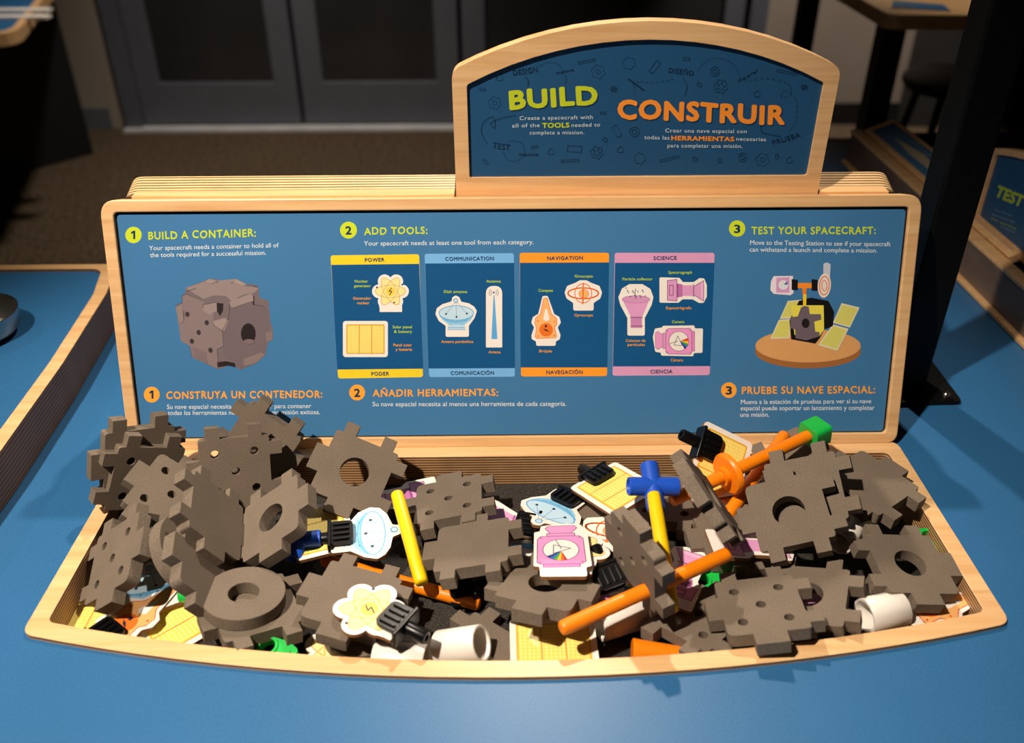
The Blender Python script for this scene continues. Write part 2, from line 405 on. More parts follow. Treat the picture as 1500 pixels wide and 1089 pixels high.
        for y in range(398, 462, 11): A.line([(826, y), (826, y+5)], 4, PUR); A.line([(905, y), (905, y+5)], 4, PUR)
        A.line([(774, 378), (822, 372), (822, 480), (774, 476)], 2.2, PUR, True); A.line([(905, 408), (955, 378), (955, 480), (905, 450)], 2.2, PUR, True)
    elif kind == 'camera':
        A.poly([(714, 640), (726, 632), (756, 652), (756, 706), (728, 722), (716, 714)], (236, 160, 210)); A.line([(714, 640), (726, 632), (756, 652), (756, 706), (728, 722), (716, 714)], 2, PUR, True)
        A.poly([(752, 640), (772, 640), (772, 718), (752, 718)], PNK); A.line([(752, 640), (772, 640), (772, 718), (752, 718)], 2, PUR, True)
        A.poly([(895, 632), (910, 632), (910, 730), (895, 730)], (232, 140, 204)); A.line([(895, 632), (910, 632), (910, 730), (895, 730)], 2, PUR, True)
        q = [(778, 618), (886, 616), (896, 626), (896, 738), (888, 746), (778, 744), (766, 734), (766, 628)]
        A.poly(q, (238, 156, 212)); A.line(q, 2.2, PUR, True)
        A.ell(831, 681, 49, 49, WHITE); A.ring(831, 681, 49, 49, 2.2, PUR)
        fan = [((878, 664), (196, 52, 48)), ((879, 673), (238, 120, 40)), ((880, 683), (246, 206, 60)), ((878, 693), (80, 170, 80)), ((874, 703), (50, 120, 190)), ((868, 712), (50, 50, 130)), ((860, 720), (50, 50, 130))]
        for (a, c), (b, _) in zip(fan, fan[1:]): A.poly([(838, 680), a, b], c)
        A.line([(784, 694), (826, 680)], 2.5, (90, 100, 110)); A.line([(826, 654), (808, 700), (848, 702)], 2.5, (80, 90, 100), True)
        for c in ((774, 628), (888, 626), (888, 738), (774, 735)): A.ell(c[0], c[1], 2.6, 2.6, PUR, n=8)
CARD_T = 0.0034
def card(kind, loc, rot, S, label, group='tool cards in the bin'):
    """printed board cut to the outline of its picture: white laminate over a brown core; top face at the origin"""
    cx, cy = CENT[kind]
    out = [((x-cx)/3.403*S, -(y-cy)/3.403*S) for x, y in OUT[kind]][::-1]
    bm = bmesh.new()
    prism(bm, out, [], -CARD_T, 0, None, 0, 1)
    bmesh.ops.recalc_face_normals(bm, faces=bm.faces)
    p = Print(lambda x, y, z: Vector((x*S, y*S, 0.00001*z)), [CARD_WHITE, MDF], bm)
    art(kind, Art(p, (0, 0), 1.0, False, (cx, cy)))
    o = p.build('tool_card'); o.location = loc; o.rotation_mode = 'QUATERNION'; o.rotation_quaternion = rot
    tag(o, label, 'card', group)
    return o
def flat_rot(px, py, dx, dy, z, n=(0, 0, 1)):
    """rotation of a piece lying with its local x along a direction seen in the photograph"""
    n = Vector(n).normalized(); p = on_z(px, py, z); q = on_plane(px+dx, py+dy, p, n)
    X = (q-p).normalized(); Y = n.cross(X)
    return p, Matrix((X, Y, n)).transposed().to_quaternion()
def flat_card(kind, px, py, dx, dy, z, S, label, n=(0, 0, 1)):
    p, q = flat_rot(px, py, dx, dy, z, n)
    return card(kind, p, q, S, label)

# ------------------------------------------------------------------ foam pieces
U = 0.0130; TH = 0.9*U; TL = 0.9
def tile_outline():
    t = 2.5+TL; b = 2.5
    right = [(b, -2), (t, -2), (t, -1), (b, -1), (b, 1), (t, 1), (t, 2), (b, 2)]
    top = [(2, b), (2, t), (1, t), (1, b), (-1, b), (-1, t), (-2, t), (-2, b)]
    left = [(-b, 1), (-t, 1), (-t, -1), (-b, -1)]
    bot = [(-1, -b), (-1, -t), (1, -t), (1, -b)]
    pts, rad = [], []
    for seg in (right, top, left, bot):
        for q in seg: pts.append(q); rad.append(0)
        c = {id(right): (b, b), id(top): (-b, b), id(left): (-b, -b), id(bot): (b, -b)}[id(seg)]
        pts.append(c); rad.append(0.5)
    return [(x*U, y*U) for x, y in fillet(pts, rad, 5)]
TILE = tile_outline()
_tile_mesh = {}
def foam_tile(loc, rot, style, label, scale=1.0, big=None, matl=None):
    """square of thick foam: two tabs on two edges, one broad tab on the other two; plain, one large hole or five small holes"""
    key = (style, big, matl)
    if key not in _tile_mesh:
        holes = []
        if style == 'hole': holes = [circle(0, 0, 1.08*U, 48)]
        elif style == 'five':
            for q in ((0, 0), (1.4, 1.4), (-1.4, 1.4), (1.4, -1.4), (-1.4, -1.4)):
                holes.append(circle(q[0]*U, q[1]*U, (0.52 if big == q else 0.31)*U, 20))
        bm = bmesh.new(); prism(bm, TILE, holes, -TH, 0)
        o = mesh_obj('foam_square', bm, matl or FOAM, None, 35, 0.0005, 2); _tile_mesh[key] = o
    else:
        s = _tile_mesh[key]; o = s.copy(); C.objects.link(o)
    o.location = loc; o.rotation_mode = 'QUATERNION'; o.rotation_quaternion = rot; o.scale = (scale,)*3
    return tag(o, label, 'foam block', 'grey foam squares of the cube puzzle')
def foam_disc(loc, rot, label, hole=True, matl=None):
    bm = bmesh.new(); prism(bm, circle(0, 0, 2.62*U, 72), [circle(0, 0, 0.98*U, 48)] if hole else [], -TH, 0)
    o = mesh_obj('foam_disc', bm, matl or FOAM, None, 35, 0.0005, 2)
    o.location = loc; o.rotation_mode = 'QUATERNION'; o.rotation_quaternion = rot
    return tag(o, label, 'foam block', 'grey foam discs')

# ------------------------------------------------------------------ clips, tubes, pipes, connectors
_clip = []
def clip(loc, rot, label, group='black plastic clips'):
    """black spring clip: ribbed jaw, flange and peg; +y points along the peg, jaw lies on -y"""
    def parts():
        bm = bmesh.new(); prism(bm, fillet([(-0.0115, -0.0165), (0.0115, -0.0165), (0.0115, 0), (-0.0115, 0)], [0.005, 0.005, 0.001, 0.001], 5), [], 0.0010, 0.0042)
        prism(bm, fillet([(-0.0115, -0.0165), (0.0115, -0.0165), (0.0115, 0), (-0.0115, 0)], [0.005, 0.005, 0.001, 0.001], 5), [], -0.0082, -0.0050)
        jaw = ('jaw', bm, 0.0007)
        bm = bmesh.new()
        for i in range(4):
            x = -0.0078+i*0.0052
            prism(bm, fillet([(x-0.0011, -0.0140), (x+0.0011, -0.0140), (x+0.0011, -0.0012), (x-0.0011, -0.0012)], 0.0010, 3), [], 0.0040, 0.0058)
        rib = ('grip_ribs', bm, 0.0004)
        bm = bmesh.new(); box(bm, (0, 0.0016, -0.0018), (0.0285, 0.0030, 0.0135)); fl = ('flange', bm, 0.0008)
        bm = bmesh.new(); T = Matrix.Translation((0, 0.003, -0.0020)) @ Matrix.Rotation(-PI/2, 4, 'X')
        lathe(bm, [(0, 0), (0.0050, 0), (0.0050, 0.0145), (0.0044, 0.0155), (0.0026, 0.0155), (0.0026, 0.008), (0, 0.008)], T, 20); pg = ('peg', bm, 0)
        return [jaw, rib, fl, pg]
    r = empty('tool_clip', loc, rot); r.scale = (1.18,)*3; tag(r, label, 'clip', group)
    if not _clip:
        for n, bm, bv in parts(): _clip.append(mesh_obj(n, bm, BLACK, r, 35, bv, 2))
    else:
        for s in _clip:
            c = s.copy(); C.objects.link(c); c.parent = r
    return r
def clip_on(cd_, at, direction, label):
    """clip gripping a card at a point of its plane (local metres), peg pointing along direction"""
    q = cd_.rotation_quaternion; a = math.atan2(direction[1], direction[0])-PI/2
    return clip(cd_.location + q @ Vector((at[0], at[1], 0.0008)), q @ Quaternion((0, 0, 1), a), label)
def rod(p0, p1, r, m, label, group, name='plastic_tube'):
    T, L = axis_frame(p0, p1); bm = bmesh.new()
    lathe(bm, [(0, 0), (r*0.62, 0), (r*0.86, r*0.14), (r*0.97, r*0.42), (r*0.97, r*0.9), (r, r*1.0), (r, L-r*1.0), (r*0.97, L-r*0.9), (r*0.97, L-r*0.42), (r*0.86, L-r*0.14), (r*0.62, L), (0, L)], None, 28)
    o = mesh_obj(name, bm, m, None, 40); o.matrix_world = T
    return tag(o, label, 'tube', group)
def pipe(p0, p1, r, label):
    T, L = axis_frame(p0, p1); bm = bmesh.new(); ri = r*0.80
    lathe(bm, [(r*0.97, 0), (r, r*0.04), (r, L-r*0.04), (r*0.97, L), (ri*1.06, L), (ri, L-r*0.1), (ri, r*0.1), (ri*1.06, 0)], None, 48, True)
    o = mesh_obj('white_pipe', bm, PVC, None, 40); o.matrix_world = T
    return tag(o, label, 'pipe', 'short lengths of white pipe')
def socket(bm, T, L, r, ri, depth):
    lathe(bm, [(0, 0), (r, 0), (r, L-0.0006), (r-0.0006, L), (ri+0.0003, L), (ri, L-0.0004), (ri, L-depth), (0, L-depth)], T, 28)

def settle(o):
    """move a mesh's origin to the middle of its base"""
    me = o.data; xs = [v.co for v in me.vertices]
    c = Vector(((min(v.x for v in xs)+max(v.x for v in xs))/2, (min(v.y for v in xs)+max(v.y for v in xs))/2, min(v.z for v in xs)))
    me.transform(Matrix.Translation(-c)); o.location = o.location + c
    return o
def struct(name, bm, m, label=None, cat=None, **kw):
    o = settle(mesh_obj(name, bm, m, None, **kw)); o['kind'] = 'structure'
    if label: o['label'] = label; o['category'] = cat
    return o
FLOOR = -0.70; WALLY = 3.45; CEIL = 2.1
# ------------------------------------------------------------------ room shell
bm = bmesh.new(); box(bm, (0, 0.6, FLOOR-0.05), (9.0, 9.4, 0.1)); struct('floor', bm, CARPET, 'brown flecked carpet floor in front of the glass doors', 'floor')
WALLPAINT = mat('wall_paint', rgb(150, 138, 126), 0.8, 0.04, 5)
DARKWALL = mat('dark_wall_paint', rgb(52, 48, 46), 0.85, 0.05, 5)
bm = bmesh.new(); box(bm, (0, 0.6, CEIL+0.05), (9.0, 9.4, 0.1)); struct('ceiling', bm, DARKWALL, 'dark ceiling above the exhibits', 'ceiling')
bm = bmesh.new(); box(bm, (-4.55, 0.6, 0.7), (0.1, 9.4, 2.8)); struct('wall_left', bm, DARKWALL, 'dark side wall on the left', 'wall')
bm = bmesh.new(); box(bm, (4.55, 0.6, 0.7), (0.1, 9.4, 2.8)); struct('wall_right', bm, DARKWALL, 'dark side wall on the right', 'wall')
bm = bmesh.new(); box(bm, (0, -4.15, 0.7), (9.0, 0.1, 2.8)); struct('wall_front', bm, DARKWALL, 'dark wall behind the viewer', 'wall')
def wx(px, py): return on_y(px, py, WALLY).x
XL, XR = wx(168, 100), wx(1112, 100)
bm = bmesh.new()
box(bm, ((XR+4.5)/2, WALLY+0.06, 0.7), (4.5-XR, 0.12, 2.8)); box(bm, ((XL-4.5)/2, WALLY+0.06, 0.7), (XL+4.5, 0.12, 2.8)); box(bm, ((XL+XR)/2, WALLY+0.06, 1.85), (XR-XL, 0.12, 0.5))
struct('wall_back', bm, WALLPAINT, 'plain beige wall with black baseboard right of the doors', 'wall')
bm = bmesh.new(); box(bm, ((XR+4.5)/2, WALLY-0.006, FLOOR+0.05), (4.5-XR, 0.012, 0.1)); struct('baseboard_back', bm, BLACK_LAM, 'black baseboard along the beige back wall', 'baseboard')
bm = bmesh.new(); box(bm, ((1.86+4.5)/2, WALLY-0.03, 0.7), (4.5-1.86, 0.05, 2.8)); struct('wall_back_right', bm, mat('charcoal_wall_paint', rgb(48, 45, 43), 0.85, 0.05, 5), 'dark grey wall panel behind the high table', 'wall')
ALU = mat('grey_door_frame', rgb(90, 92, 102), 0.45, 0.05, 10)
GLASS, gnt, gb = new_mat('dark_door_glass')
gb.inputs['Base Color'].default_value = (0.03, 0.03, 0.035, 1); gb.inputs['Roughness'].default_value = 0.04; gb.inputs['Transmission Weight'].default_value = 0.75
gn = node(gnt, 'ShaderNodeTexNoise', Scale=3.0); gr = node(gnt, 'ShaderNodeValToRGB'); gr.color_ramp.elements[0].color = (0.08, 0.08, 0.082, 1); gr.color_ramp.elements[1].color = (0.14, 0.14, 0.145, 1)
link(gnt, gn.outputs['Fac'], gr.inputs['Fac']); link(gnt, gr.outputs['Color'], gb.inputs['Base Color'])
zr = on_y(500, 121, WALLY).z
def door(name, x0, x1, label):
    """glazed leaf: two stiles, tall bottom rail, top rail, dark pane"""
    r = empty(name, ((x0+x1)/2, WALLY+0.03, FLOOR)); r['kind'] = 'structure'; tag(r, label, 'door')
    W_ = x1-x0; st = 0.105
    bm = bmesh.new()
    H = 2.3; hb = zr-FLOOR
    prism(bm, [(-W_/2, 0.012), (W_/2, 0.012), (W_/2, H), (-W_/2, H)], [[(-W_/2+st, hb), (W_/2-st, hb), (W_/2-st, H-0.1), (-W_/2+st, H-0.1)]], -0.022, 0.022, Matrix.Rotation(PI/2, 4, 'X'))
    mesh_obj('door_frame', bm, ALU, r, bevel=0.004)
    bm = bmesh.new(); box(bm, (0, 0, (hb+H-0.1)/2), (W_-2*st+0.01, 0.008, H-0.1-hb+0.01)); mesh_obj('door_pane', bm, GLASS, r)
    return r
d1 = (wx(194, 100), wx(431, 100)); d2 = (wx(437, 100), wx(672, 100)); d3 = (wx(678, 100), wx(1086, 100))
door('door_1', d1[0], d1[1], 'grey framed glass door leaf at left of the pair')
door('door_2', d2[0], d2[1], 'grey framed glass door leaf left of the header sign')
door('door_3', d3[0], d3[1], 'dark glass door leaf half hidden behind the header sign')
bm = bmesh.new()
box(bm, ((XL+d1[0])/2, WALLY+0.04, 0.45), (d1[0]-XL-0.006, 0.14, 2.3)); box(bm, ((XR+d3[1])/2, WALLY+0.04, 0.45), (XR-d3[1]-0.006, 0.14, 2.3))
box(bm, ((XL+XR)/2, WALLY+0.04, 1.65), (XR-XL, 0.14, 0.08)); struct('trim_1', bm, ALU, 'grey metal frame around the glass doors', 'door frame')
bm = bmesh.new(); box(bm, ((XL+XR)/2, WALLY-0.035, FLOOR+0.006), (XR-XL, 0.07, 0.012)); struct('trim_2', bm, mat('threshold_metal', rgb(200, 200, 204), 0.35, 0.08, 12), 'thin metal threshold strip below the glass doors', 'threshold')
bm = bmesh.new(); box(bm, (0, WALLY+1.7, 0.7), (9, 0.1, 2.8)); box(bm, (0, WALLY+0.9, CEIL+0.05), (9, 1.6, 0.1)); box(bm, (0, WALLY+0.95, FLOOR-0.05), (9, 1.5, 0.1))
struct('wall_beyond', bm, DARKWALL, 'dark room seen through the glass doors', 'wall')
bm = bmesh.new(); box(bm, (wx(170, 150)-0.35, WALLY-0.008, FLOOR+0.05), (0.62, 0.016, 0.1)); struct('baseboard_left', bm, mat('grey_base', rgb(96, 100, 108), 0.5), 'short pale baseboard left of the glass doors', 'baseboard')

# ------------------------------------------------------------------ the table, with a well cut out for the bin
HW = 0.401; YF = -0.243; SAG = 0.048
RA = (HW*HW+SAG*SAG)/(2*SAG); YC = YF-SAG+RA
def tray_loop(d, r, yb):
    """outline inset by d: straight back and sides, bowed front"""
    x = HW-d; R_ = RA-d; yc = YC
    ys = yc-math.sqrt(R_*R_-x*x); pts = [(-x, yb), (-x, ys)]; rad = [r*0.8, r]
    for i in range(1, 24):
        xx = -x+2*x*i/24; pts.append((xx, yc-math.sqrt(R_*R_-xx*xx))); rad.append(0)
    pts += [(x, ys), (x, yb)]; rad += [r, r*0.8]
    return fillet(pts, rad, 6)
rt = empty('exhibit_table', (0, 0, FLOOR)); tag(rt, 'large blue laminate table carrying the parts bin and both panels', 'table')
tpoly = fillet([(-1.5, -1.1), (1.5, -1.1), (1.5, 0.9), (1.2, 1.02), (0.52, 1.02), (-0.40, 0.62), (-0.545, 0.365), (-1.5, 0.365)], [0, 0, 0.06, 0.06, 0.05, 0.05, 0.03, 0.05])
bm = bmesh.new(); prism(bm, tpoly, [tray_loop(0.001, 0.012, 0.002)], -0.034-FLOOR, -FLOOR); mesh_obj('table_top', bm, LAMINATE, rt)
bm = bmesh.new(); big = [(x*1.0+(0.012 if x > 0 else -0.012), y+(0.012 if y > 0 else -0.012)) for x, y in tpoly]
prism(bm, big, [tpoly], -0.036-FLOOR, 0.001-FLOOR); mesh_obj('edge_band', bm, MAPLE, rt)
bm = bmesh.new(); box(bm, (0.1, 0.0, 0.33), (1.5, 0.5, 0.622)); mesh_obj('pedestal', bm, BLACK_LAM, rt)

# ------------------------------------------------------------------ the bin
rb = empty('parts_bin', (0, -0.14, -0.036)); tag(rb, 'shallow plywood bin with bowed front sunk into the blue table, full of parts', 'bin')
off = Matrix.Translation((0, 0.14, 0.036)); BF = -0.0325
rim_o = tray_loop(0.0, 0.013, 0.003); rim_i = tray_loop(0.0158, 0.008, -0.0158)
bm = bmesh.new(); prism(bm, rim_o, [rim_i], BF-0.003, 0.004, off, 0, 1, 1); mesh_obj('rim', bm, [MAPLE, PLY_H], rb, bevel=0.0009, segs=2)
bm = bmesh.new(); prism(bm, tray_loop(0.0162, 0.008, -0.0162), [], BF-0.003, BF, off); mesh_obj('bin_floor', bm, BIN_FLOOR, rb)

# ------------------------------------------------------------------ instruction panel
REC = 0.3107; PW, PH = 0.400, 0.2557
Tp = Matrix.Translation((0, 0, 0.004)) @ Matrix.Rotation(PI/2-REC, 4, 'X')
rp = empty('instruction_panel', Tp.translation, Tp.to_quaternion()); tag(rp, 'wide leaning instruction panel with three numbered steps in a maple frame', 'panel')
p0 = Tp.translation; pn = Tp.to_3x3() @ Vector((0, 0, 1)); Ti = Tp.inverted()
FD = -0.0035
def panel_map(px, py, z):
    q = Ti @ on_plane(px, py, p0+pn*FD, pn); return Vector((q.x, q.y, FD+0.00001*z))
out = fillet([(-PW, 0), (PW, 0), (PW, PH), (-PW, PH)], [0.012, 0.012, 0.017, 0.017], 6)
inn = fillet([(-PW+0.0122, 0.0112), (PW-0.0122, 0.0112), (PW-0.0122, PH-0.0118), (-PW+0.0122, PH-0.0118)], 0.005, 5)
bm = bmesh.new(); prism(bm, out, [inn], -0.0155, 0); mesh_obj('frame', bm, MAPLE, rp, bevel=0.0012, segs=2)
sheet = fillet([(-PW+0.0142, 0.0125), (PW-0.0142, 0.0125), (PW-0.0142, PH-0.0145), (-PW+0.0142, PH-0.0145)], 0.004, 5)
bm = bmesh.new(); prism(bm, inn, [sheet], -0.0145, FD-0.0004); mesh_obj('gasket', bm, GASKET, rp)
bm = bmesh.new()
prism(bm, sheet, [], -0.0145, FD); bmesh.ops.recalc_face_normals(bm, faces=bm.faces)
P = Print(panel_map, [PANEL_BLUE], bm)
LIME = (206, 224, 46); OR = (255, 172, 60); WT = (226, 236, 244); NAVY = (16, 58, 104); DEEP = (14, 84, 138)
def lay(n): P.layer = n
def badge(cx, cy, r, d, col):
    lay(2); P.poly(circle(cx, cy, r, 32), col)
    lay(8)
    if d == '1':
        P.poly([(cx-0.4, cy-6.2), (cx+2.6, cy-6.2), (cx+2.6, cy+6), (cx-0.4, cy+6)], (24, 52, 84), False); P.poly([(cx-0.2, cy-6.2), (cx-0.2, cy-2.8), (cx-3.4, cy-1.2), (cx-3.4, cy-4.2)], (24, 52, 84), False); return
    P.text(d, cx-(2.6 if d == '1' else 4), cy+6, cx+(2.6 if d == '1' else 4), cy+6, 12, (24, 52, 84), 0.03)
def T_(s, x0, y0, x1, y1, h, col, b=0.0, wk=0.0): lay(10); P.text(s, x0, y0, x1, y1, h, col, b, wk, 1.14 if wk else 1.0)
def CT(s, cx, cy, w_, h, col, b=0.0, sl=0.0): lay(24); P.text(s, cx-w_/2, cy+h/2+sl, cx+w_/2, cy+h/2-sl, h, col, b, 0, 1.12 if sl else 1.0)
badge(195.5, 344.4, 12, '1', LIME); badge(222.3, 578.4, 11.6, '1', OR); badge(510.5, 337.3, 12.4, '2', LIME); badge(523.2, 575.3, 11.6, '2', OR); badge(1079.8, 335, 12, '3', LIME); badge(1067.6, 571.8, 11.4, '3', OR)
HB = 0.026; WK = 0.03
T_('BUILD A CONTAINER:', 217.9, 351, 374.6, 346.6, 11.6, LIME, HB, WK); T_('CONSTRUYA UN CONTENEDOR:', 244, 584.5, 472, 582.7, 11, OR, HB, WK)
T_('ADD TOOLS:', 533.8, 344, 626, 342.3, 10.8, LIME, HB, WK); T_('AÑADIR HERRAMIENTAS:', 546.4, 581.2, 729.4, 579.9, 10.6, OR, HB, WK)
T_('TEST YOUR SPACECRAFT:', 1101, 343, 1282.3, 343, 11, LIME, HB, WK); T_('PRUEBE SU NAVE ESPACIAL:', 1087, 577.2, 1281.6, 576, 10.8, OR, HB, WK)
for a in (('Your spacecraft needs a container to hold all of', 218.6, 366.8, 408.5, 362.4), ('the tools required for a successful mission.', 220, 377, 389.8, 373.4),
          ('Su nave espacial necesita un contenedor para contener', 244.7, 599.4, 456, 598), ('todas las herramientas necesarias para una misión exitosa.', 246, 608.2, 468.8, 607),
          ('Your spacecraft needs at least one tool from each category.', 533.2, 359.9, 781.7, 357.8), ('Su nave espacial necesita al menos una herramienta de cada categoría.', 545.8, 595.4, 829.3, 594.8),
          ('Move to the Testing Station to see if your spacecraft', 1098.8, 358.6, 1304.4, 360.9), ('can withstand a launch and complete a mission.', 1098, 368.8, 1284.8, 370.2),
          ('Mueva a la estación de pruebas para ver si su nave', 1085.3, 592.2, 1276, 590.9), ('espacial puede soportar un lanzamiento y completar', 1085, 601.4, 1281, 600.6), ('una misión.', 1084.3, 610.8, 1126.7, 610.8)):
    T_(a[0], a[1], a[2], a[3], a[4], 6.9, WT, 0.004)
def tcard(q, col, t1, c1, w1, t2, c2, w2):
    (a, b), (c, d), (e, f), (g, h) = q      # top pair, header foot pair, footer head pair, foot pair (left, right points)
    lay(2); P.poly(fillet([a, b, h, g], 4, 4), col); lay(4); P.poly([c, d, f, e], DEEP)
    CT(t1, c1[0], c1[1], w1, 5.6, NAVY, 0.02, 0.3); CT(t2, c2[0], c2[1], w2, 5.6, NAVY, 0.02, 0.2)
tcard((((484.1, 374.3), (614, 372.6)), ((485.3, 388.2), (614, 386.7)), ((494.1, 541.6), (619.9, 540.4)), ((495.3, 554.8), (619.6, 552.7))), (244, 214, 44), 'POWER', (548.8, 380.5), 28.5, 'PODER', (557, 547.4), 25.6)
tcard((((621.9, 372), (752.7, 371)), ((622.8, 386.2), (753, 385.2)), ((627.8, 540.1), (754.5, 539.5)), ((628.7, 552.7), (754.2, 552.1))), (120, 184, 240), 'COMMUNICATION', (687.7, 378.8), 71, 'COMUNICACIÓN', (691.9, 546.3), 63)
tcard((((761.2, 370.5), (892.2, 370.5)), ((761.7, 385.2), (892.2, 384.6)), ((762.6, 538.6), (889.6, 538.6)), ((763.2, 551.9), (889.3, 551.2))), (255, 160, 44), 'NAVIGATION', (827.6, 377.9), 52, 'NAVEGACIÓN', (826.7, 545.1), 53)
tcard((((900.5, 370.5), (1046.8, 370.5)), ((901, 385.2), (1046.6, 385.2)), ((897.8, 537.1), (1040.3, 536.6)), ((897.2, 550.7), (1039.5, 549.8))), (222, 160, 202), 'SCIENCE', (974.2, 377.9), 33.5, 'CIENCIA', (968.9, 544.2), 32)
SH = dict(solar=(222, 670, 0), nuclear=(347, 442, 0), dish=(675, 560, 0), antenna=(863, 557, 0))
for k in OUT:
    cx, cy = CENT[k]; ox, oy = (470, 300) if k in SH else (750, 300)
    A = Art(P, (ox+cx/3.403, oy+cy/3.403), 1.0, True, (cx, cy))
    lay(6); A.poly(OUT[k], WHITE); art(k, A)
LG = (190, 222, 70); OG = (240, 170, 70)
for s, x, y, w_, c in (('Nuclear', 202, 381, 66, LG), ('generator', 208, 404, 84, LG), ('Generador', 206, 466, 90, OG), ('nuclear', 212, 489, 62, OG), ('Solar panel', 406, 609, 96, LG), ('& battery', 410, 632, 90, LG), ('Panel solar', 408, 699, 92, OG), ('y batería', 414, 721, 82, OG),
                       ('Dish antenna', 672, 433, 116, LG), ('Antena parabólica', 680, 682, 160, OG), ('Antenna', 861, 381, 72, LG), ('Antena', 866, 734, 60, OG)):
    lay(30); CT(s, 470+x/3.403, 300+y/3.403, w_/3.403, 4.2, c, 0.012)
for s, x, y, w_, c in (('Compass', 168, 427, 72, LG), ('Brújula', 168, 729, 64, OG), ('Giroscopio', 358, 356, 90, LG), ('Gyroscope', 357, 550, 92, OG), ('Particle collector', 626, 370, 150, LG), ('Colector de', 616, 677, 98, OG), ('partículas', 619, 697, 86, OG),
                       ('Spectrograph', 838, 337, 118, LG), ('Espectrógrafo', 831, 514, 126, OG), ('Camera', 828, 583, 62, LG), ('Cámara', 822, 774, 62, OG)):
    lay(30); CT(s, 750+x/3.403, 300+y/3.403, w_/3.403, 4.2, c, 0.012)
# printed picture: foam cube
def pic(zx, zy, zs): return lambda pts: [(zx+x/zs, zy+y/zs) for x, y in pts]
Q = pic(140, 250, 2.722); lay(2)
P.poly(Q([(318, 540), (345, 528), (345, 498), (358, 490), (358, 468), (400, 452), (455, 432), (480, 432), (500, 442), (525, 440), (560, 430), (600, 452), (640, 455), (652, 470), (652, 505), (690, 520), (697, 600), (707, 640), (707, 675), (685, 685), (678, 735), (640, 770), (575, 795), (540, 768), (515, 785), (490, 792), (470, 785), (385, 745), (375, 700), (340, 680), (330, 610)]), (116, 103, 108))
P.poly(Q([(318, 540), (345, 528), (345, 500), (360, 492), (430, 520), (430, 548), (470, 572), (470, 615), (505, 640), (512, 700), (485, 712), (490, 790), (385, 745), (375, 700), (340, 680), (330, 610)]), (134, 118, 120))
P.poly(Q([(358, 468), (400, 455), (455, 434), (480, 440), (560, 432), (600, 455), (650, 470), (632, 488), (590, 495), (540, 520), (520, 500), (470, 498), (430, 512), (390, 488)]), (146, 130, 130))
P.poly(Q([(505, 640), (530, 590), (535, 530), (595, 500), (630, 500), (635, 535), (668, 540), (697, 600), (690, 640), (690, 680), (675, 735), (640, 770), (575, 795), (545, 765), (512, 740)]), (112, 99, 106))
P.poly(Q([(428, 535), (480, 525), (484, 560), (455, 575), (428, 558)]), (150, 134, 132)); P.poly(Q([(470, 600), (515, 588), (530, 600), (512, 640), (475, 622)]), (156, 138, 136)); P.poly(Q([(533, 525), (620, 490), (628, 505), (540, 545)]), (152, 136, 134))
P.poly(Q([(484, 528), (510, 530), (508, 560), (496, 580), (484, 560)]), (44, 36, 38)); P.poly(Q([(484, 765), (520, 760), (556, 768), (558, 785), (530, 778), (486, 785)]), (40, 33, 36)); P.poly(Q([(625, 500), (633, 500), (634, 538), (626, 534)]), (60, 50, 54))
P.poly(Q([(678, 645), (705, 640), (706, 676), (680, 684)]), (128, 112, 114)); P.poly(Q([(590, 752), (660, 725), (676, 735), (640, 768), (592, 780)]), (134, 118, 116))
for e in ([(318, 540), (345, 528), (345, 500), (360, 492), (428, 518)], [(470, 615), (505, 640), (512, 700), (485, 712), (490, 790)], [(375, 700), (385, 745)], [(430, 548), (428, 535), (480, 525)], [(535, 530), (530, 590), (505, 640)], [(635, 535), (668, 540), (690, 570)], [(400, 470), (362, 482)], [(455, 440), (490, 446)], [(540, 450), (562, 436)], [(600, 458), (646, 462)], [(352, 560), (352, 600), (336, 610)], [(395, 720), (440, 740), (444, 770)]): P.line(Q(e), 0.7, (88, 76, 80))
P.poly(Q([(540, 515), (628, 498), (630, 520), (596, 530), (545, 548)]), (150, 134, 132)); P.poly(Q([(322, 548), (345, 536), (352, 600), (336, 612)]), (142, 126, 126)); P.poly(Q([(386, 700), (440, 726), (444, 766), (390, 742)]), (124, 108, 112)); P.poly(Q([(560, 432), (600, 452), (590, 462), (548, 446)]), (158, 142, 138)); P.poly(Q([(455, 432), (486, 440), (460, 452), (436, 442)]), (156, 140, 138))
P.poly(Q(circle(609, 650, 29, 28, 41)), (38, 31, 34)); P.poly(Q(circle(612, 682, 22, 24, 10)), (122, 106, 108))
for q in ((366, 573), (443, 606), (411, 645), (384, 680), (458, 716)): P.poly(Q(circle(q[0], q[1], 8, 16, 10)), (62, 52, 56))
# printed picture: finished spacecraft on a round board
Q = pic(1040, 290, 3.1125); lay(2)
P.poly(Q(circle(447, 702, 240, 48, 76)), (164, 106, 58)); P.poly(Q([(207, 672), (687, 672), (687, 702), (207, 702)]), (164, 106, 58)); P.poly(Q(circle(447, 675, 240, 48, 76)), (222, 164, 104))
def sp(pts, c): P.poly(Q(pts), c)
for q in ([(355, 470), (420, 465), (382, 550), (318, 552)], [(314, 556), (374, 552), (362, 640), (275, 643)], [(600, 480), (682, 500), (638, 592), (560, 570)], [(560, 577), (632, 597), (580, 697), (492, 672)]):
    sp(q, (226, 222, 190)); c = (sum(x for x, y in q)/4, sum(y for x, y in q)/4); sp([(c[0]+(x-c[0])*0.86, c[1]+(y-c[1])*0.86) for x, y in q], (218, 214, 112))
sp([(405, 470), (460, 455), (540, 470), (566, 520), (560, 585), (520, 600), (500, 640), (480, 665), (370, 645), (362, 560)], (18, 16, 18)); sp([(370, 490), (518, 490), (520, 600), (500, 628), (385, 625)], (236, 222, 84))
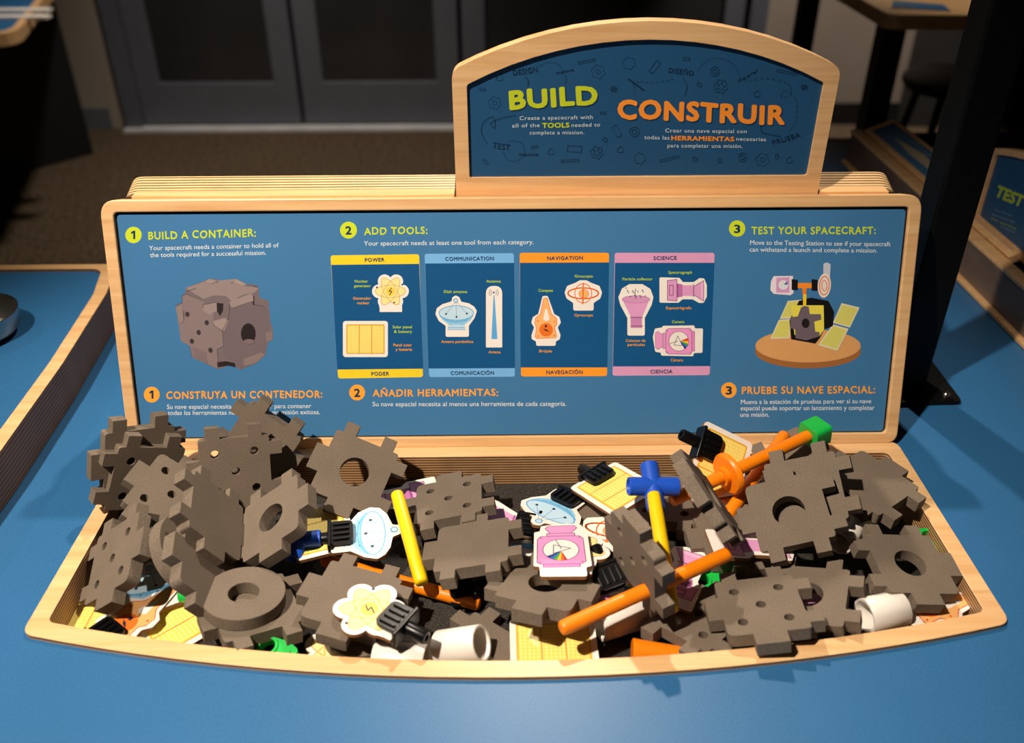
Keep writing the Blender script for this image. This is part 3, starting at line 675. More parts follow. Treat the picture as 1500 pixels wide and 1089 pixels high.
sp([(415, 500), (430, 492), (450, 497), (455, 530), (505, 530), (508, 555), (475, 565), (480, 610), (500, 612), (498, 632), (470, 640), (440, 650), (390, 640), (388, 600), (366, 595), (366, 545), (400, 540)], (112, 97, 108)); sp(circle(436, 572, 18, 24, 22), (34, 24, 30))
sp([(424, 440), (440, 440), (438, 490), (424, 490)], (250, 210, 40)); sp([(420, 400), (441, 400), (438, 440), (422, 440)], (246, 134, 34)); sp([(396, 388), (464, 388), (464, 412), (396, 412)], (250, 146, 44))
sp([(290, 357), (378, 356), (380, 435), (366, 444), (290, 438), (275, 420), (278, 380)], (236, 226, 236)); sp([(302, 364), (362, 362), (362, 432), (302, 432)], (214, 160, 206)); sp(circle(334, 397, 22, 24), (226, 230, 240)); sp([(336, 395), (352, 380), (354, 396)], (70, 90, 160))
sp([(372, 370), (400, 374), (400, 420), (372, 420)], (20, 18, 20)); sp([(463, 370), (490, 374), (490, 424), (463, 422)], (20, 18, 20))
sp(fillet([(517, 300), (532, 294), (550, 302), (546, 372), (516, 372)], 6, 3), (200, 206, 220)); sp(circle(521, 400, 30, 28, 56, 0.08), (238, 226, 220)); P.line(Q(circle(521, 400, 22, 28, 42, 0.08)), 1.4, (240, 130, 70), True); P.line(Q(circle(521, 400, 12, 20, 24)), 1.2, (240, 130, 70), True)
P.build('graphic_sheet', rp)
# rear board of the A-frame and the spacer between
Tb = Matrix.Translation((0, 0.1185, 0.2475)) @ Matrix.Rotation(PI/2+0.30, 4, 'X')
bm = bmesh.new(); bo = fillet([(-0.389, -0.257), (0.387, -0.257), (0.387, 0), (0.3045, 0), (0.3045, -0.035), (-0.0575, -0.035), (-0.0575, 0), (-0.389, 0)], [0, 0, 0.016, 0, 0, 0, 0, 0.016], 6)
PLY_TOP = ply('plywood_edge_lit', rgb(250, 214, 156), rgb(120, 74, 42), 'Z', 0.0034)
prism(bm, bo, [], -0.0135, 0.0135, Ti @ Tb, 0, 0); mesh_obj('rear_board', bm, PLY_TOP, rp)
for x0, x1 in ((-0.374, -0.0575), (0.3045, 0.372)):
    bm = bmesh.new(); box(bm, ((x0+x1)/2, 0.1005, 0.233), (x1-x0, 0.016, 0.024), Ti); mesh_obj('spacer', bm, MAPLE, rp)

# ------------------------------------------------------------------ header sign
YS = 0.095
Ts = Matrix.Translation((0.1235, YS, 0.2485)) @ Matrix.Rotation(PI/2, 4, 'X'); Tsi = Ts.inverted()
rs = empty('header_sign', Ts.translation, Ts.to_quaternion()); tag(rs, 'arched blue header sign reading BUILD and CONSTRUIR above the instruction panel', 'sign')
def arch(w_, h, peak, y0, r0, r1):
    pts = [(-w_, y0), (w_, y0)]; rad = [r0, r0]
    R_ = (w_*w_+(peak-h)**2)/(2*(peak-h)); n = 16
    for i in range(n+1):
        x = w_-2*w_*i/n; pts.append((x, peak-R_+math.sqrt(R_*R_-x*x))); rad.append(r1 if i in (0, n) else 0)
    return fillet(pts, rad, 6)
so = arch(0.1790, 0.1150, 0.1570, -0.030, 0.002, 0.014); si = arch(0.1655, 0.1020, 0.1410, 0.0125, 0.003, 0.004)
bm = bmesh.new(); prism(bm, so, [si], -0.016, 0); mesh_obj('frame', bm, MAPLE, rs, bevel=0.0012)
SD = -0.003
bm = bmesh.new(); prism(bm, arch(0.1657, 0.1022, 0.1412, 0.0123, 0.003, 0.004), [], -0.014, SD); bmesh.ops.recalc_face_normals(bm, faces=bm.faces)
def sign_map(px, py, z):
    q = Tsi @ on_y(px, py, YS-SD); return Vector((q.x, q.y, SD+0.00001*z))
P = Print(sign_map, [SIGN_BLUE], bm)
def S_(s, x0, y0, x1, y1, h, col, b=0.0, wk=0.0): lay(26); P.text(s, 650+x0/2.542, 20+y0/2.542, 650+x1/2.542, 20+y1/2.542, h/2.542, col, b, wk, 1.1)
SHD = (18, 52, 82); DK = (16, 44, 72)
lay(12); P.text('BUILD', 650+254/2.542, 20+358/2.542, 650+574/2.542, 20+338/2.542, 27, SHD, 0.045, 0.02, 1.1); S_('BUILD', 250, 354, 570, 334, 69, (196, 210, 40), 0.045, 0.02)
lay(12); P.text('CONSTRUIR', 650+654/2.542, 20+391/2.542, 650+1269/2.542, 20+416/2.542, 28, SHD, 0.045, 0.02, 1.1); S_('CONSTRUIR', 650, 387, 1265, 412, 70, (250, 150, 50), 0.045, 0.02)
LT = (196, 214, 228)
S_('Create a spacecraft with', 283, 396, 555, 392, 15, LT, 0.008); S_('all of the', 255, 424, 357, 422, 15, LT, 0.008); S_('TOOLS', 368, 425, 467, 423, 18, (196, 210, 40), 0.04); S_('needed to', 476, 422, 582, 420, 15, LT, 0.008); S_('complete a mission.', 320, 450, 523, 449, 15, LT, 0.008)
S_('Crear una nave espacial con', 825, 442, 1128, 445, 15, LT, 0.008); S_('todas las', 747, 467, 840, 469, 15, LT, 0.008); S_('HERRAMIENTAS', 848, 471, 1080, 475, 17, (250, 150, 50), 0.04); S_('necesarias', 1089, 473, 1199, 475, 15, LT, 0.008); S_('para completar una misión.', 833, 498, 1112, 500, 15, LT, 0.008)
for s, a, b, c, d, h in (('DESIGN', 259, 230, 350, 218, 22), ('TEST', 181, 500, 245, 509, 22), ('DISEÑO', 837, 219, 929, 231, 19), ('PRUEBA', 1227, 490, 1329, 458, 19), ('improve', 419, 226, 484, 213, 12), ('improve', 281, 529, 351, 529, 12), ('mejorar', 685, 246, 746, 290, 12), ('mejorar', 1097, 257, 1172, 214, 12)): S_(s, a, b, c, d, h, DK, 0.012)
Q = pic(650, 20, 2.542); lay(8)
def gear(cx, cy, r, k=6, inner=True, holes=False):
    P.line(Q([(cx+r*(1+0.13*math.sin(k*t))*math.cos(t), cy+r*(1+0.13*math.sin(k*t))*math.sin(t)) for t in [2*PI*i/36 for i in range(36)]]), 0.6, DK, True)
    if inner: P.line(Q(circle(cx, cy, r*0.35, 14)), 0.6, DK, True)
    if holes:
        for a in range(5): P.line(Q(circle(cx+r*0.5*math.cos(a*1.256), cy+r*0.5*math.sin(a*1.256), 3, 8)), 0.5, DK, True)
for q in ((575, 217, 24, 6, True), (190, 333, 22, 6, True), (690, 185, 22, 6, False), (730, 540, 20, 6, False), (1187, 545, 23, 6, True), (208, 240, 11, 3, False), (400, 515, 11, 3, False), (658, 508, 11, 3, False), (1288, 546, 11, 3, False), (1167, 300, 11, 3, False)): gear(*q)
for q in ((1032, 272, 24), (570, 518, 22)): gear(q[0], q[1], q[2], 6, False, True)
for q in ((1010, 215, 17), (1113, 535, 16), (710, 440, 18)): P.line(Q(circle(q[0], q[1], q[2], 24)), 0.6, DK, True); P.line(Q(circle(q[0], q[1], q[2]*0.5, 16)), 0.6, DK, True)
def stick(cx, cy, L, h, a):
    ca, sa = math.cos(a), math.sin(a); P.line(Q([(cx+x*ca-y*sa, cy+x*sa+y*ca) for x, y in ((-L, -h), (L, -h), (L, h), (-L, h))]), 0.6, DK, True)
for q in ((532, 177, 32, 4, -0.2), (470, 547, 33, 4, -0.06), (840, 540, 36, 4, -0.25), (1277, 218, 37, 4, 0.22), (785, 198, 25, 9, -0.9), (487, 503, 26, 11, 0.05), (645, 437, 22, 9, 1.1), (144, 281, 10, 4, 0), (338, 496, 12, 4, -0.2), (903, 167, 12, 5, 0.1), (155, 551, 10, 5, 0.8), (593, 369, 9, 4, 0), (600, 468, 8, 6, 0.5), (633, 280, 11, 5, 0.6), (633, 280, 11, 4, -0.7), (1342, 273, 11, 5, 0.6), (1342, 273, 11, 4, -0.7), (951, 263, 9, 6, 0.5), (935, 541, 9, 6, 0.5), (1027, 545, 8, 6, 0.9), (1240, 530, 5, 8, 0)): stick(*q)
def curve(pts, dash): 
    o = []
    for i in range(len(pts)-1):
        p_ = [Vector(pts[max(0, i-1)]), Vector(pts[i]), Vector(pts[i+1]), Vector(pts[min(len(pts)-1, i+2)])]
        for k in range(8):
            t = k/8; o.append(tuple(0.5*((2*p_[1])+(p_[2]-p_[0])*t+(2*p_[0]-5*p_[1]+4*p_[2]-p_[3])*t*t+(3*p_[1]-p_[0]-3*p_[2]+p_[3])*t**3)))
    P.line(Q(o), 0.7, DK, False, dash)
for c, dsh in (([(352, 195), (390, 180), (430, 190), (455, 235), (450, 262)], 1), ([(302, 232), (315, 250), (310, 272)], 0), ([(268, 378), (225, 385), (175, 405), (190, 425), (185, 385), (150, 400), (140, 440), (165, 488)], 0), ([(222, 515), (240, 545), (275, 545), (300, 520), (290, 480), (240, 472)], 1),
               ([(945, 210), (975, 175), (1030, 165), (1080, 190), (1105, 245)], 1), ([(890, 235), (905, 270), (895, 305)], 0), ([(708, 300), (720, 255), (790, 255), (860, 240)], 1), ([(1120, 250), (1200, 240), (1280, 260), (1290, 300), (1255, 310), (1270, 285), (1310, 320), (1310, 400), (1280, 440)], 1), ([(1180, 415), (1185, 440), (1220, 450), (1255, 455)], 0)): curve(c, dsh)
P.build('sign_face', rs)

# ------------------------------------------------------------------ post with its base plate
r = empty('support_post', (0.462, 0.122, 0.0)); tag(r, 'square black steel post bolted to the table right of the instruction panel', 'post')
bm = bmesh.new(); prism(bm, fillet([(-0.058, -0.050), (0.040, -0.047), (0.042, 0.048), (-0.055, 0.05)], 0.006, 4), [], 0, 0.005); mesh_obj('base_plate', bm, BLACK_STEEL, r, bevel=0.0008)
bm = bmesh.new(); box(bm, (-0.012, 0, 1.05), (0.042, 0.042, 2.1)); mesh_obj('post', bm, BLACK_STEEL, r, bevel=0.003)
for x, y in ((0.027, -0.034), (0.028, 0.034)):
    bm = bmesh.new(); lathe(bm, [(0, 0.0085), (0.0028, 0.0085), (0.0045, 0.0068), (0.0048, 0.005)], Matrix.Translation((x, y, 0)), 16); mesh_obj('bolt', bm, STEEL, r, 40)

# ------------------------------------------------------------------ neighbouring stations
BLUE_DECK = LAMINATE
PLY_SIDE = ply('plywood_side', rgb(150, 108, 76), rgb(92, 58, 38), 'Z', 0.0045)
rn = empty('left_station', (-0.9, -0.1, 0.0)); tag(rn, 'raised blue station with plywood rim at left edge of the table', 'table')
nb = [(-1.6, -0.9), (-0.492, -0.9), (-0.490, -0.06), (-0.497, 0.10), (-0.512, 0.27), (-0.53, 0.355), (-1.6, 0.355)]
nb = fillet(nb, [0, 0, 0.2, 0.2, 0.1, 0.02, 0], 6)
cx = -1.1
nbi = fillet([(-1.58, -0.88), (-0.508, -0.88), (-0.506, -0.06), (-0.513, 0.10), (-0.528, 0.265), (-0.545, 0.340), (-1.58, 0.340)], [0, 0, 0.2, 0.2, 0.1, 0.02, 0], 6)
T = Matrix.Translation((0.9, 0.1, 0))
bm = bmesh.new(); prism(bm, nb, [nbi], 0.0005, 0.050, T, 0, 1, 1); mesh_obj('rim', bm, [MAPLE, PLY_SIDE], rn, bevel=0.0012)
bm = bmesh.new(); prism(bm, nbi, [], 0.030, 0.046, T); mesh_obj('deck', bm, BLUE_DECK, rn)
q = on_z(-34, 492, 0.046)
bm = bmesh.new(); lathe(bm, [(0.0, 0.004), (0.038, 0.004), (0.046, 0.012), (0.050, 0.030), (0.052, 0.030), (0.049, 0.010), (0.040, 0.0), (0.0, 0.0)], None, 48)
o = mesh_obj('steel_bowl', bm, STEEL, None, 40); o.location = q; tag(o, 'shiny metal bowl cut by the left edge on the neighbouring blue deck', 'bowl')

rr = empty('test_station', (0.9, 0.3, 0.0)); tag(rr, 'plywood test station with a blue TEST sign standing behind the black post', 'table')
T = Matrix.Translation((-0.9, -0.3, 0)); XW = 0.634
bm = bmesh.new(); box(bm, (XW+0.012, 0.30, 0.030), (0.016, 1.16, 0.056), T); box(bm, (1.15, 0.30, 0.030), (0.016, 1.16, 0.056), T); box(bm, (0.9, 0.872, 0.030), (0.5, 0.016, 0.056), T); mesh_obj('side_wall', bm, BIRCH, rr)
bm = bmesh.new(); box(bm, (XW+0.004, 0.30, 0.004), (0.016, 1.17, 0.006), T); box(bm, (XW+0.012, 0.30, 0.0605), (0.019, 1.17, 0.006), T); mesh_obj('lip', bm, MAPLE, rr, bevel=0.0012)
bm = bmesh.new(); box(bm, (0.9, 0.30, 0.040), (0.49, 1.14, 0.006), T); mesh_obj('deck', bm, BLUE_DECK, rr)
# leaning graphic board on it
Tg = T @ Matrix.Translation((0.655, 0.60, 0.0665)) @ Matrix.Rotation(-PI/2, 4, 'Z') @ Matrix.Rotation(PI/2-1.18, 4, 'X')
bm = bmesh.new(); prism(bm, [(-0.27, 0), (0.28, 0), (0.28, 0.056), (-0.27, 0.056)], [[(-0.262, 0.010), (0.272, 0.010), (0.272, 0.051), (-0.262, 0.051)]], -0.012, 0, Tg); mesh_obj('board_frame', bm, MAPLE, rr, bevel=0.001)
bm = bmesh.new(); prism(bm, [(-0.263, 0.009), (0.273, 0.009), (0.273, 0.052), (-0.263, 0.052)], [], -0.010, -0.004, Tg); bmesh.ops.recalc_face_normals(bm, faces=bm.faces)
P = Print(lambda x, y, z: Tg @ Vector((x, y, -0.004+0.00002*z)), [PANEL_BLUE], bm)
P.poly([(-0.20, 0.030), (-0.10, 0.040), (0.02, 0.034), (0.0, 0.026), (-0.12, 0.024)], (206, 190, 160)); P.poly([(-0.02, 0.030), (0.10, 0.030), (0.14, 0.022), (0.0, 0.022)], (60, 52, 48)); P.poly([(-0.25, 0.046), (0.26, 0.048), (0.26, 0.045), (-0.25, 0.043)], (120, 160, 190))
P.build('board_picture', rr)
# TEST sign
YT = 0.17
def tmap(px, py, z=0.0): 
    d = ray(px, py); p = CAM + d*((0.668-CAM.x)/d.x); return p
q0 = tmap(1437, 330); 
Tt = T @ Matrix.Translation((0.668, q0.y, 0.0635)) @ Matrix.Rotation(-PI/2, 4, 'Z') @ Matrix.Rotation(PI/2, 4, 'X'); Tti = (Matrix.Translation((0.9, 0.3, 0)) @ Tt).inverted()
hgt = tmap(1460, 222).z-0.0635
bm = bmesh.new(); so = arch(0.19, hgt, hgt+0.03, 0, 0.002, 0.016)
so = [(x+0.16, y) for x, y in so]; si = [(x*0.93+0.16, 0.010+y*0.86) for x, y in arch(0.19, hgt, hgt+0.03, 0, 0.002, 0.012)]
prism(bm, so, [si], -0.016, 0, Tt); mesh_obj('sign_frame', bm, MAPLE, rr, bevel=0.001)
bm = bmesh.new(); prism(bm, si, [], -0.012, -0.004, Tt); bmesh.ops.recalc_face_normals(bm, faces=bm.faces)
Ttw = Matrix.Translation((0.9, 0.3, 0)) @ Tt; Twi = Ttw.inverted()
def tsm(px, py, z):
    p = Twi @ tmap(px, py); return Tt @ Vector((p.x, p.y, -0.004+0.00002*z))
P = Print(tsm, [SIGN_BLUE], bm)
P.layer = 6; P.text('TEST', 1453, 287, 1491, 303, 17, (176, 200, 50), 0.04)
for a in (('See if your', 1452, 308, 1478, 318, 4), ('spacecraft', 1449, 315, 1482, 328, 4), ('can survive', 1447, 321, 1484, 337, 4), ('a launch', 1462, 333, 1482, 342, 4)): P.text(a[0], a[1], a[2], a[3], a[4], a[5], (110, 150, 180) if a[0] != 'can survive' else (150, 175, 60), 0.0)
P.build('sign_face', rr)

# ------------------------------------------------------------------ far furniture
rt2 = empty('display_table', (-2.0, 2.6, FLOOR)); tag(rt2, 'dark display table with wood edged blue top in the upper left corner', 'table')
z2 = 0.0; a = on_z(22, 52, z2); b = on_z(66, -4, z2); d = (b-a).normalized(); lft = Vector((-d.y, d.x, 0))
lft = Vector((-1, -0.05, 0)).normalized()
poly = [a, a+d*1.3, a+d*1.3+lft*1.4, a+lft*1.4]; poly = fillet([(p.x+2.0, p.y-2.6) for p in poly], [0.10, 0.1, 0.1, 0.1], 6)
cxm = sum(p[0] for p in poly)/len(poly); cym = sum(p[1] for p in poly)/len(poly)
inner = [(cxm+(x-cxm)*0.965, cym+(y-cym)*0.965) for x, y in poly]
bm = bmesh.new(); prism(bm, poly, [inner], -FLOOR-0.035, -FLOOR+0.002); mesh_obj('edge_band', bm, MAPLE, rt2)
bm = bmesh.new(); prism(bm, inner, [], -FLOOR-0.03, -FLOOR); mesh_obj('table_top', bm, LAMINATE, rt2)
bm = bmesh.new(); prism(bm, [(0.22-0.02, 0.48), (-0.06, 0.17), (-1.3, -0.2), (-1.3, 0.75), (-0.2, 0.75)], [], 0, -FLOOR-0.035); mesh_obj('base', bm, BLACK_LAM, rt2)
q = on_z(4, 20, 0.003)
for k, (px, py) in enumerate(((8, 17), (4, 27))):
    p = on_z(px, py, 0.0015); bm = bmesh.new(); box(bm, (0, 0, 0.004), (0.30, 0.045, 0.008)); o = mesh_obj('label_strip', bm, CARD_WHITE, None); o.location = p; tag(o, ('far ' if k == 0 else 'near ')+'white strip lying on the upper left table', 'strip')

rt3 = empty('high_table', (1.2, 1.5, FLOOR)); tag(rt3, 'high table with pale top and black legs against the back wall, upper right', 'table')
zt = 0.20; a = on_z(1303, 22, zt); bb = on_z(1470, 30, zt)
bm = bmesh.new(); prism(bm, fillet([(a.x-1.2, a.y-1.5), (1.5, bb.y-1.5), (1.5, 0.55), (a.x-1.2+0.02, 0.55)], [0.03, 0, 0, 0.03]), [], zt-FLOOR-0.03, zt-FLOOR, None, 0, 0); mesh_obj('table_top', bm, MAPLE, rt3)
bm = bmesh.new(); q = [on_z(1306, 12, zt), on_z(1392, 17, zt), on_z(1382, 8, zt), on_z(1308, 2, zt)]
prism(bm, [(p.x-1.2, p.y-1.5) for p in q], [], zt-FLOOR, zt-FLOOR+0.002); mesh_obj('blue_inlay', bm, LAMINATE, rt3)
for x in (a.x-1.2+0.06, 1.35):
    for y in (a.y-1.5+0.12, 0.45):
        bm = bmesh.new(); box(bm, (x, y, (zt-FLOOR-0.03)/2), (0.05, 0.05, zt-FLOOR-0.03)); mesh_obj('leg', bm, BLACK_LAM, rt3)
q = on_z(1405, 120, -0.12)
rst = empty('bar_stool', (q.x, q.y, FLOOR)); tag(rst, 'dark round stool standing in the gloom under the high table', 'stool')
bm = bmesh.new(); lathe(bm, [(0, 0.56), (0.15, 0.56), (0.16, 0.575), (0.16, 0.59), (0.14, 0.60), (0, 0.60)], None, 32); mesh_obj('seat', bm, BLACK_LAM, rst, 40)
for i in range(4):
    t = PI/4+i*PI/2; T_l, L_ = axis_frame(Vector((0.20*math.cos(t), 0.20*math.sin(t), 0)), Vector((0.11*math.cos(t), 0.11*math.sin(t), 0.565)))
    bm = bmesh.new(); lathe(bm, [(0, 0), (0.012, 0), (0.012, L_), (0, L_)], T_l, 12); mesh_obj('leg', bm, BLACK_LAM, rst, 40)

# ------------------------------------------------------------------ the heap in the bin: resting pose of each piece (place, quaternion, size)
POSE = {
    'A': ((-0.1541, -0.0688, 0.0279), (0.9339, 0.2920, 0.1541, -0.1372), 1.000),
    'B': ((-0.0642, -0.0846, 0.0075), (0.7194, 0.0302, -0.1084, -0.6855), 1.000),
    'C': ((-0.0392, -0.1608, 0.0198), (0.7010, 0.0193, -0.1140, -0.7038), 1.000),
    'E': ((0.0230, -0.2078, 0.0195), (0.8241, -0.0920, 0.0613, 0.5555), 1.000),
    'F': ((-0.1372, -0.2157, 0.0132), (0.9903, 0.0038, 0.0596, -0.1254), 1.000),
    'S1': ((0.2419, -0.1420, 0.0377), (0.6753, 0.2696, -0.0025, -0.6865), 1.000),
    'S2': ((0.2639, -0.1157, 0.0385), (0.9417, 0.2414, -0.2290, -0.0502), 1.000),
    'T': ((0.3376, -0.0856, 0.0239), (0.3095, -0.0095, 0.0449, -0.9498), 0.997),
    'U': ((0.3411, -0.1819, 0.0116), (0.6846, 0.0863, -0.0044, 0.7238), 0.972),
    'D': ((0.1978, -0.2322, 0.0171), (0.9949, -0.0567, -0.0818, -0.0150), 1.000),
    'V': ((0.2421, -0.2117, 0.0065), (0.9709, -0.0102, -0.1357, -0.1971), 1.009),
    'W': ((0.1515, -0.2196, -0.0064), (0.3676, 0.0196, -0.0684, -0.9273), 1.000),
    'O': ((0.0941, -0.2090, 0.0437), (0.1343, 0.7334, 0.1692, -0.6445), 1.000),
    'K1': ((-0.3539, -0.0716, 0.0241), (0.4429, 0.6789, -0.1313, 0.5707), 1.000),
    'K2': ((-0.3587, -0.0644, 0.0397), (0.7246, 0.5840, 0.3309, 0.1562), 1.000),
    'L': ((-0.3175, -0.1039, 0.0314), (0.5848, -0.1315, 0.2952, -0.7441), 0.955),
    'M': ((-0.3500, -0.1732, 0.0188), (0.6675, -0.1120, -0.3678, 0.6377), 1.000),
    'G2': ((-0.2213, -0.2105, -0.0018), (0.8588, -0.0698, 0.0049, -0.5074), 1.022),
    'I': ((-0.2686, -0.0655, 0.0273), (0.8250, 0.5320, 0.1555, 0.1102), 1.000),
    'H1': ((-0.2662, -0.1365, 0.0332), (0.5296, 0.3673, 0.3453, 0.6822), 1.000),
    'H2': ((-0.2226, -0.1275, 0.0230), (0.6227, -0.1411, -0.2733, 0.7194), 1.000),
    'J': ((-0.2562, -0.0220, 0.0260), (0.7271, 0.5085, -0.3095, 0.3420), 0.975),
    'Q': ((0.1477, -0.0790, -0.0035), (0.6056, 0.0046, -0.0575, -0.7937), 1.001),
    'BIT2': ((0.2006, -0.1357, 0.0038), (0.9990, 0.0077, -0.0104, 0.0417), 1.000),
    'P': ((0.1669, -0.1563, 0.0701), (0.8120, -0.2500, 0.3789, -0.3669), 1.000),
    'Nd': ((-0.2845, -0.1690, 0.0232), (0.5296, 0.3673, 0.3453, 0.6822), 1.000),
    'N2': ((-0.2627, -0.1850, 0.0180), (0.8569, 0.0156, 0.5039, 0.1080), 0.978),
    'Gd': ((-0.2297, -0.2066, 0.0105), (0.8588, -0.0698, 0.0049, -0.5074), 1.022),
}
CPOSE = {
    'camera': ((0.0382, -0.1745, 0.0254), (0.6966, -0.0434, -0.0674, -0.7129), 0.00108),
    'dish': ((-0.1378, -0.1297, 0.0046), (0.7570, 0.0202, 0.0288, -0.6524), 0.00108),
    'nuclear': ((-0.1197, -0.2359, 0.0205), (0.8670, 0.0118, 0.0271, 0.4973), 0.00109),
    'solar_top': ((0.0943, -0.0854, 0.0189), (0.8675, 0.0064, -0.1296, -0.4802), 0.00108),
    'solar_back': ((0.1984, -0.0643, 0.0279), (0.5662, 0.0826, 0.4006, -0.7156), 0.00108),
    'dish2': ((0.0369, -0.0926, -0.0009), (0.3333, 0.0023, 0.0667, 0.9405), 0.00107),
}
LAB = {
 'A': ('hole', 'foam square with one large hole leaning on the back rim beside a yellow tube'),
 'B': ('five', 'five-hole foam square by the back wall of the bin, right of the yellow tube'),
 'C': ('plain', 'plain foam square overlapped by a five-hole one at the middle of the bin'),
 'E': ('hole', 'foam square with a large hole partly covered by the pink camera card'),
 'F': ('plain', 'plain foam square carrying the yellow atom card with its black clip'),
 'S1': ('hole', 'uppermost foam square of the right heap with a large round hole'),
 'S2': ('plain', 'foam square tucked behind the large-holed one that tops the right heap'),
 'T': ('plain', 'plain foam square in the back right corner of the bin'),
 'U': ('hole', 'foam square with an oval-looking hole beside the right side wall of the bin'),
 'D': ('five', 'five-hole foam square lying flat and overhanging the front rim at right'),
 'V': ('hole', 'foam square whose hole shows something purple, half under the five-hole one'),
 'W': ('five', 'foam square turned cornerwise at the front, beside the short orange cone'),
 'O': ('five', 'five-hole foam square standing on edge with an orange tube pushed through it'),
 'K1': ('five', 'dark shaded five-hole foam square standing upright at the back left corner of the bin'),
 'K2': ('plain', 'rearmost shaded foam square at far left, sticking out over the blue table'),
 'L': ('five', 'tilted foam square with two small holes showing beside the shaded upright ones'),
 'M': ('five', 'five-hole foam square leaning on the left side wall above the yellow solar cards'),
 'G2': ('plain', 'foam square lying under the thick foam disc at front left'),
 'I': ('five', 'upright five-hole foam square at back left with pale rim seen through one hole'),
 'H1': ('plain', 'plain left half of the two foam squares joined in a V'),
 'H2': ('hole', 'right half of the V of joined foam squares, with a large round hole'),
 'J': ('hole', 'foam square leaning against the instruction panel over its Spanish text'),
 'Q': ('five', 'foam square lying in deep shade behind the yellow tube with the blue cross'),
 'BIT2': ('plain', 'foam square under the lilac card, its broad tab pointing to the viewer'),
 'P': ('hole', 'foam square standing on edge beside the orange flanged tube'),
 'N2': ('plain', 'foam square wedged between the leaning disc and the V at left'),
}
TO = {}
for k, (style, lab) in LAB.items():
    l, q, s = POSE[k]
    TO[k] = foam_tile(l, q, style, lab, s, (1.4, 1.4) if k == 'O' else None)
foam_disc(POSE['Gd'][0], POSE['Gd'][1], 'thick foam disc with a round hole lying flat at front left')
foam_disc(POSE['Nd'][0], POSE['Nd'][1], 'foam disc standing tilted behind the plain half of the V at left', False)
def flat_tile(px, py, dx, dy, z, style, label, n=(0, 0, 1)):
    p, q = flat_rot(px, py, dx, dy, z, n); return foam_tile(p, q, style, label)
flat_tile(703, 958, 30, -30, BF+TH+0.0006, 'plain', 'foam square lying flat on the bin floor beside the front white pipe')
flat_tile(905, 762, 40, 12, -0.010, 'plain', 'foam square poking out from under the solar card by the blue cross', (0.1, 0, 1))
flat_tile(1158, 690, 30, -12, 0.012, 'plain', 'shaded foam square seen between the tabs at the back of the right heap', (-0.4, -0.3, 0.85))
p, q = flat_rot(532, 914, 20, 0, -0.012); foam_disc(p, q, 'foam disc peeping out under the square with the yellow atom card')

# cards
CO = {}
for k, kind, lab in (('camera', 'camera', 'pink camera card lying on a holed foam square at the middle of the bin'), ('dish', 'dish', 'blue dish antenna card held by a clip with a blue elbow'),
                     ('nuclear', 'nuclear', 'yellow atom card with a black clip on the foam square at front'), ('solar_top', 'solar', 'yellow solar card with a black clip just left of the blue cross'),
                     ('solar_back', 'solar', 'yellow solar card propped on the back rim behind the orange flange'), ('dish2', 'dish', 'blue dish antenna card partly under the pink camera card')):
    l, q, s = CPOSE[k]; CO[k] = card(kind, Vector(l), Quaternion(q), s, lab)
SC = 0.00106
FZ = BF+CARD_T+0.0004
CO['front'] = flat_card('solar', 811, 946, 30, -0.5, BF+TH+0.0045, 0.00109, 'yellow solar card lying on the bin floor at front centre')
CO['fl'] = flat_card('solar', 255, 905, 24, 30, FZ, 0.00116, 'yellow solar card on the floor between the compass card and the foam disc')
CO['fl2'] = flat_card('solar', 150, 905, 30, 0, FZ+0.004, 0.00112, 'yellow solar card in the front left corner of the bin, mostly under the compass card')
CO['compass'] = flat_card('compass', 205, 898, 20, 16, FZ+0.010, SC, 'shaded orange compass card with a black clip at front left')
CO['dishl'] = flat_card('dish', 228, 858, 34, -12, FZ+0.008, SC, 'shaded blue dish card under the foam squares at left')
CO['yell'] = flat_card('solar', 470, 775, 10, 36, 0.001, SC, 'yellow solar card below the holed foam square, by the blue elbow')
CO['nuc2'] = flat_card('nuclear', 493, 952, 30, 10, FZ+0.004, SC, 'yellow atom card half hidden under foam at the front rim')
CO['spec'] = flat_card('spectrograph', 590, 728, -38, 8, -0.012, SC, 'pink spectrograph card showing between the yellow tube and the back wall', (0, -0.1, 1))
CO['ant'] = flat_card('antenna', 752, 799, 3, -20, -0.013, SC, 'white antenna card running under the pink camera card', (0, 0, 1))
CO['col'] = flat_card('collector', 733, 764, 8, -24, -0.006, SC, 'particle collector card held by the black clip with white streaks', (0.0, -0.1, 1))
CO['under'] = flat_card('nuclear', 846, 805, 20, 3, 0.0185, SC, 'white edged card lying right under the pink camera card', (0, 0.15, 1))
CO['pinkl'] = flat_card('camera', 905, 858, 36, -2, -0.008, SC, 'pink camera card under the upright foam square by the black clip')
CO['pinkm'] = flat_card('spectrograph', 1000, 845, 14, -30, -0.002, SC, 'pink spectrograph card crossed by the long orange tube')
CO['pinkr'] = flat_card('spectrograph', 1099, 799, 38, 2, 0.012, SC, 'lilac card lying on foam at the upper end of the long orange tube', (0.1, 0.1, 1))
CO['purple'] = flat_card('collector', 1195, 890, 10, -22, -0.024, SC, 'purple card seen through the round hole of a foam square at right')
CO['gyro'] = flat_card('gyroscope', 893, 782, 30, 6, -0.006, SC, 'orange gyroscope card mostly hidden left of the upright foam square')
CO['compr'] = flat_card('compass', 1380, 886, 22, 26, -0.011, SC, 'orange compass card lying in the front right corner of the bin')
CO['whiteb'] = flat_card('antenna', 1075, 712, 14, 20, 0.008, SC, 'white card edge showing between the two orange tubes')

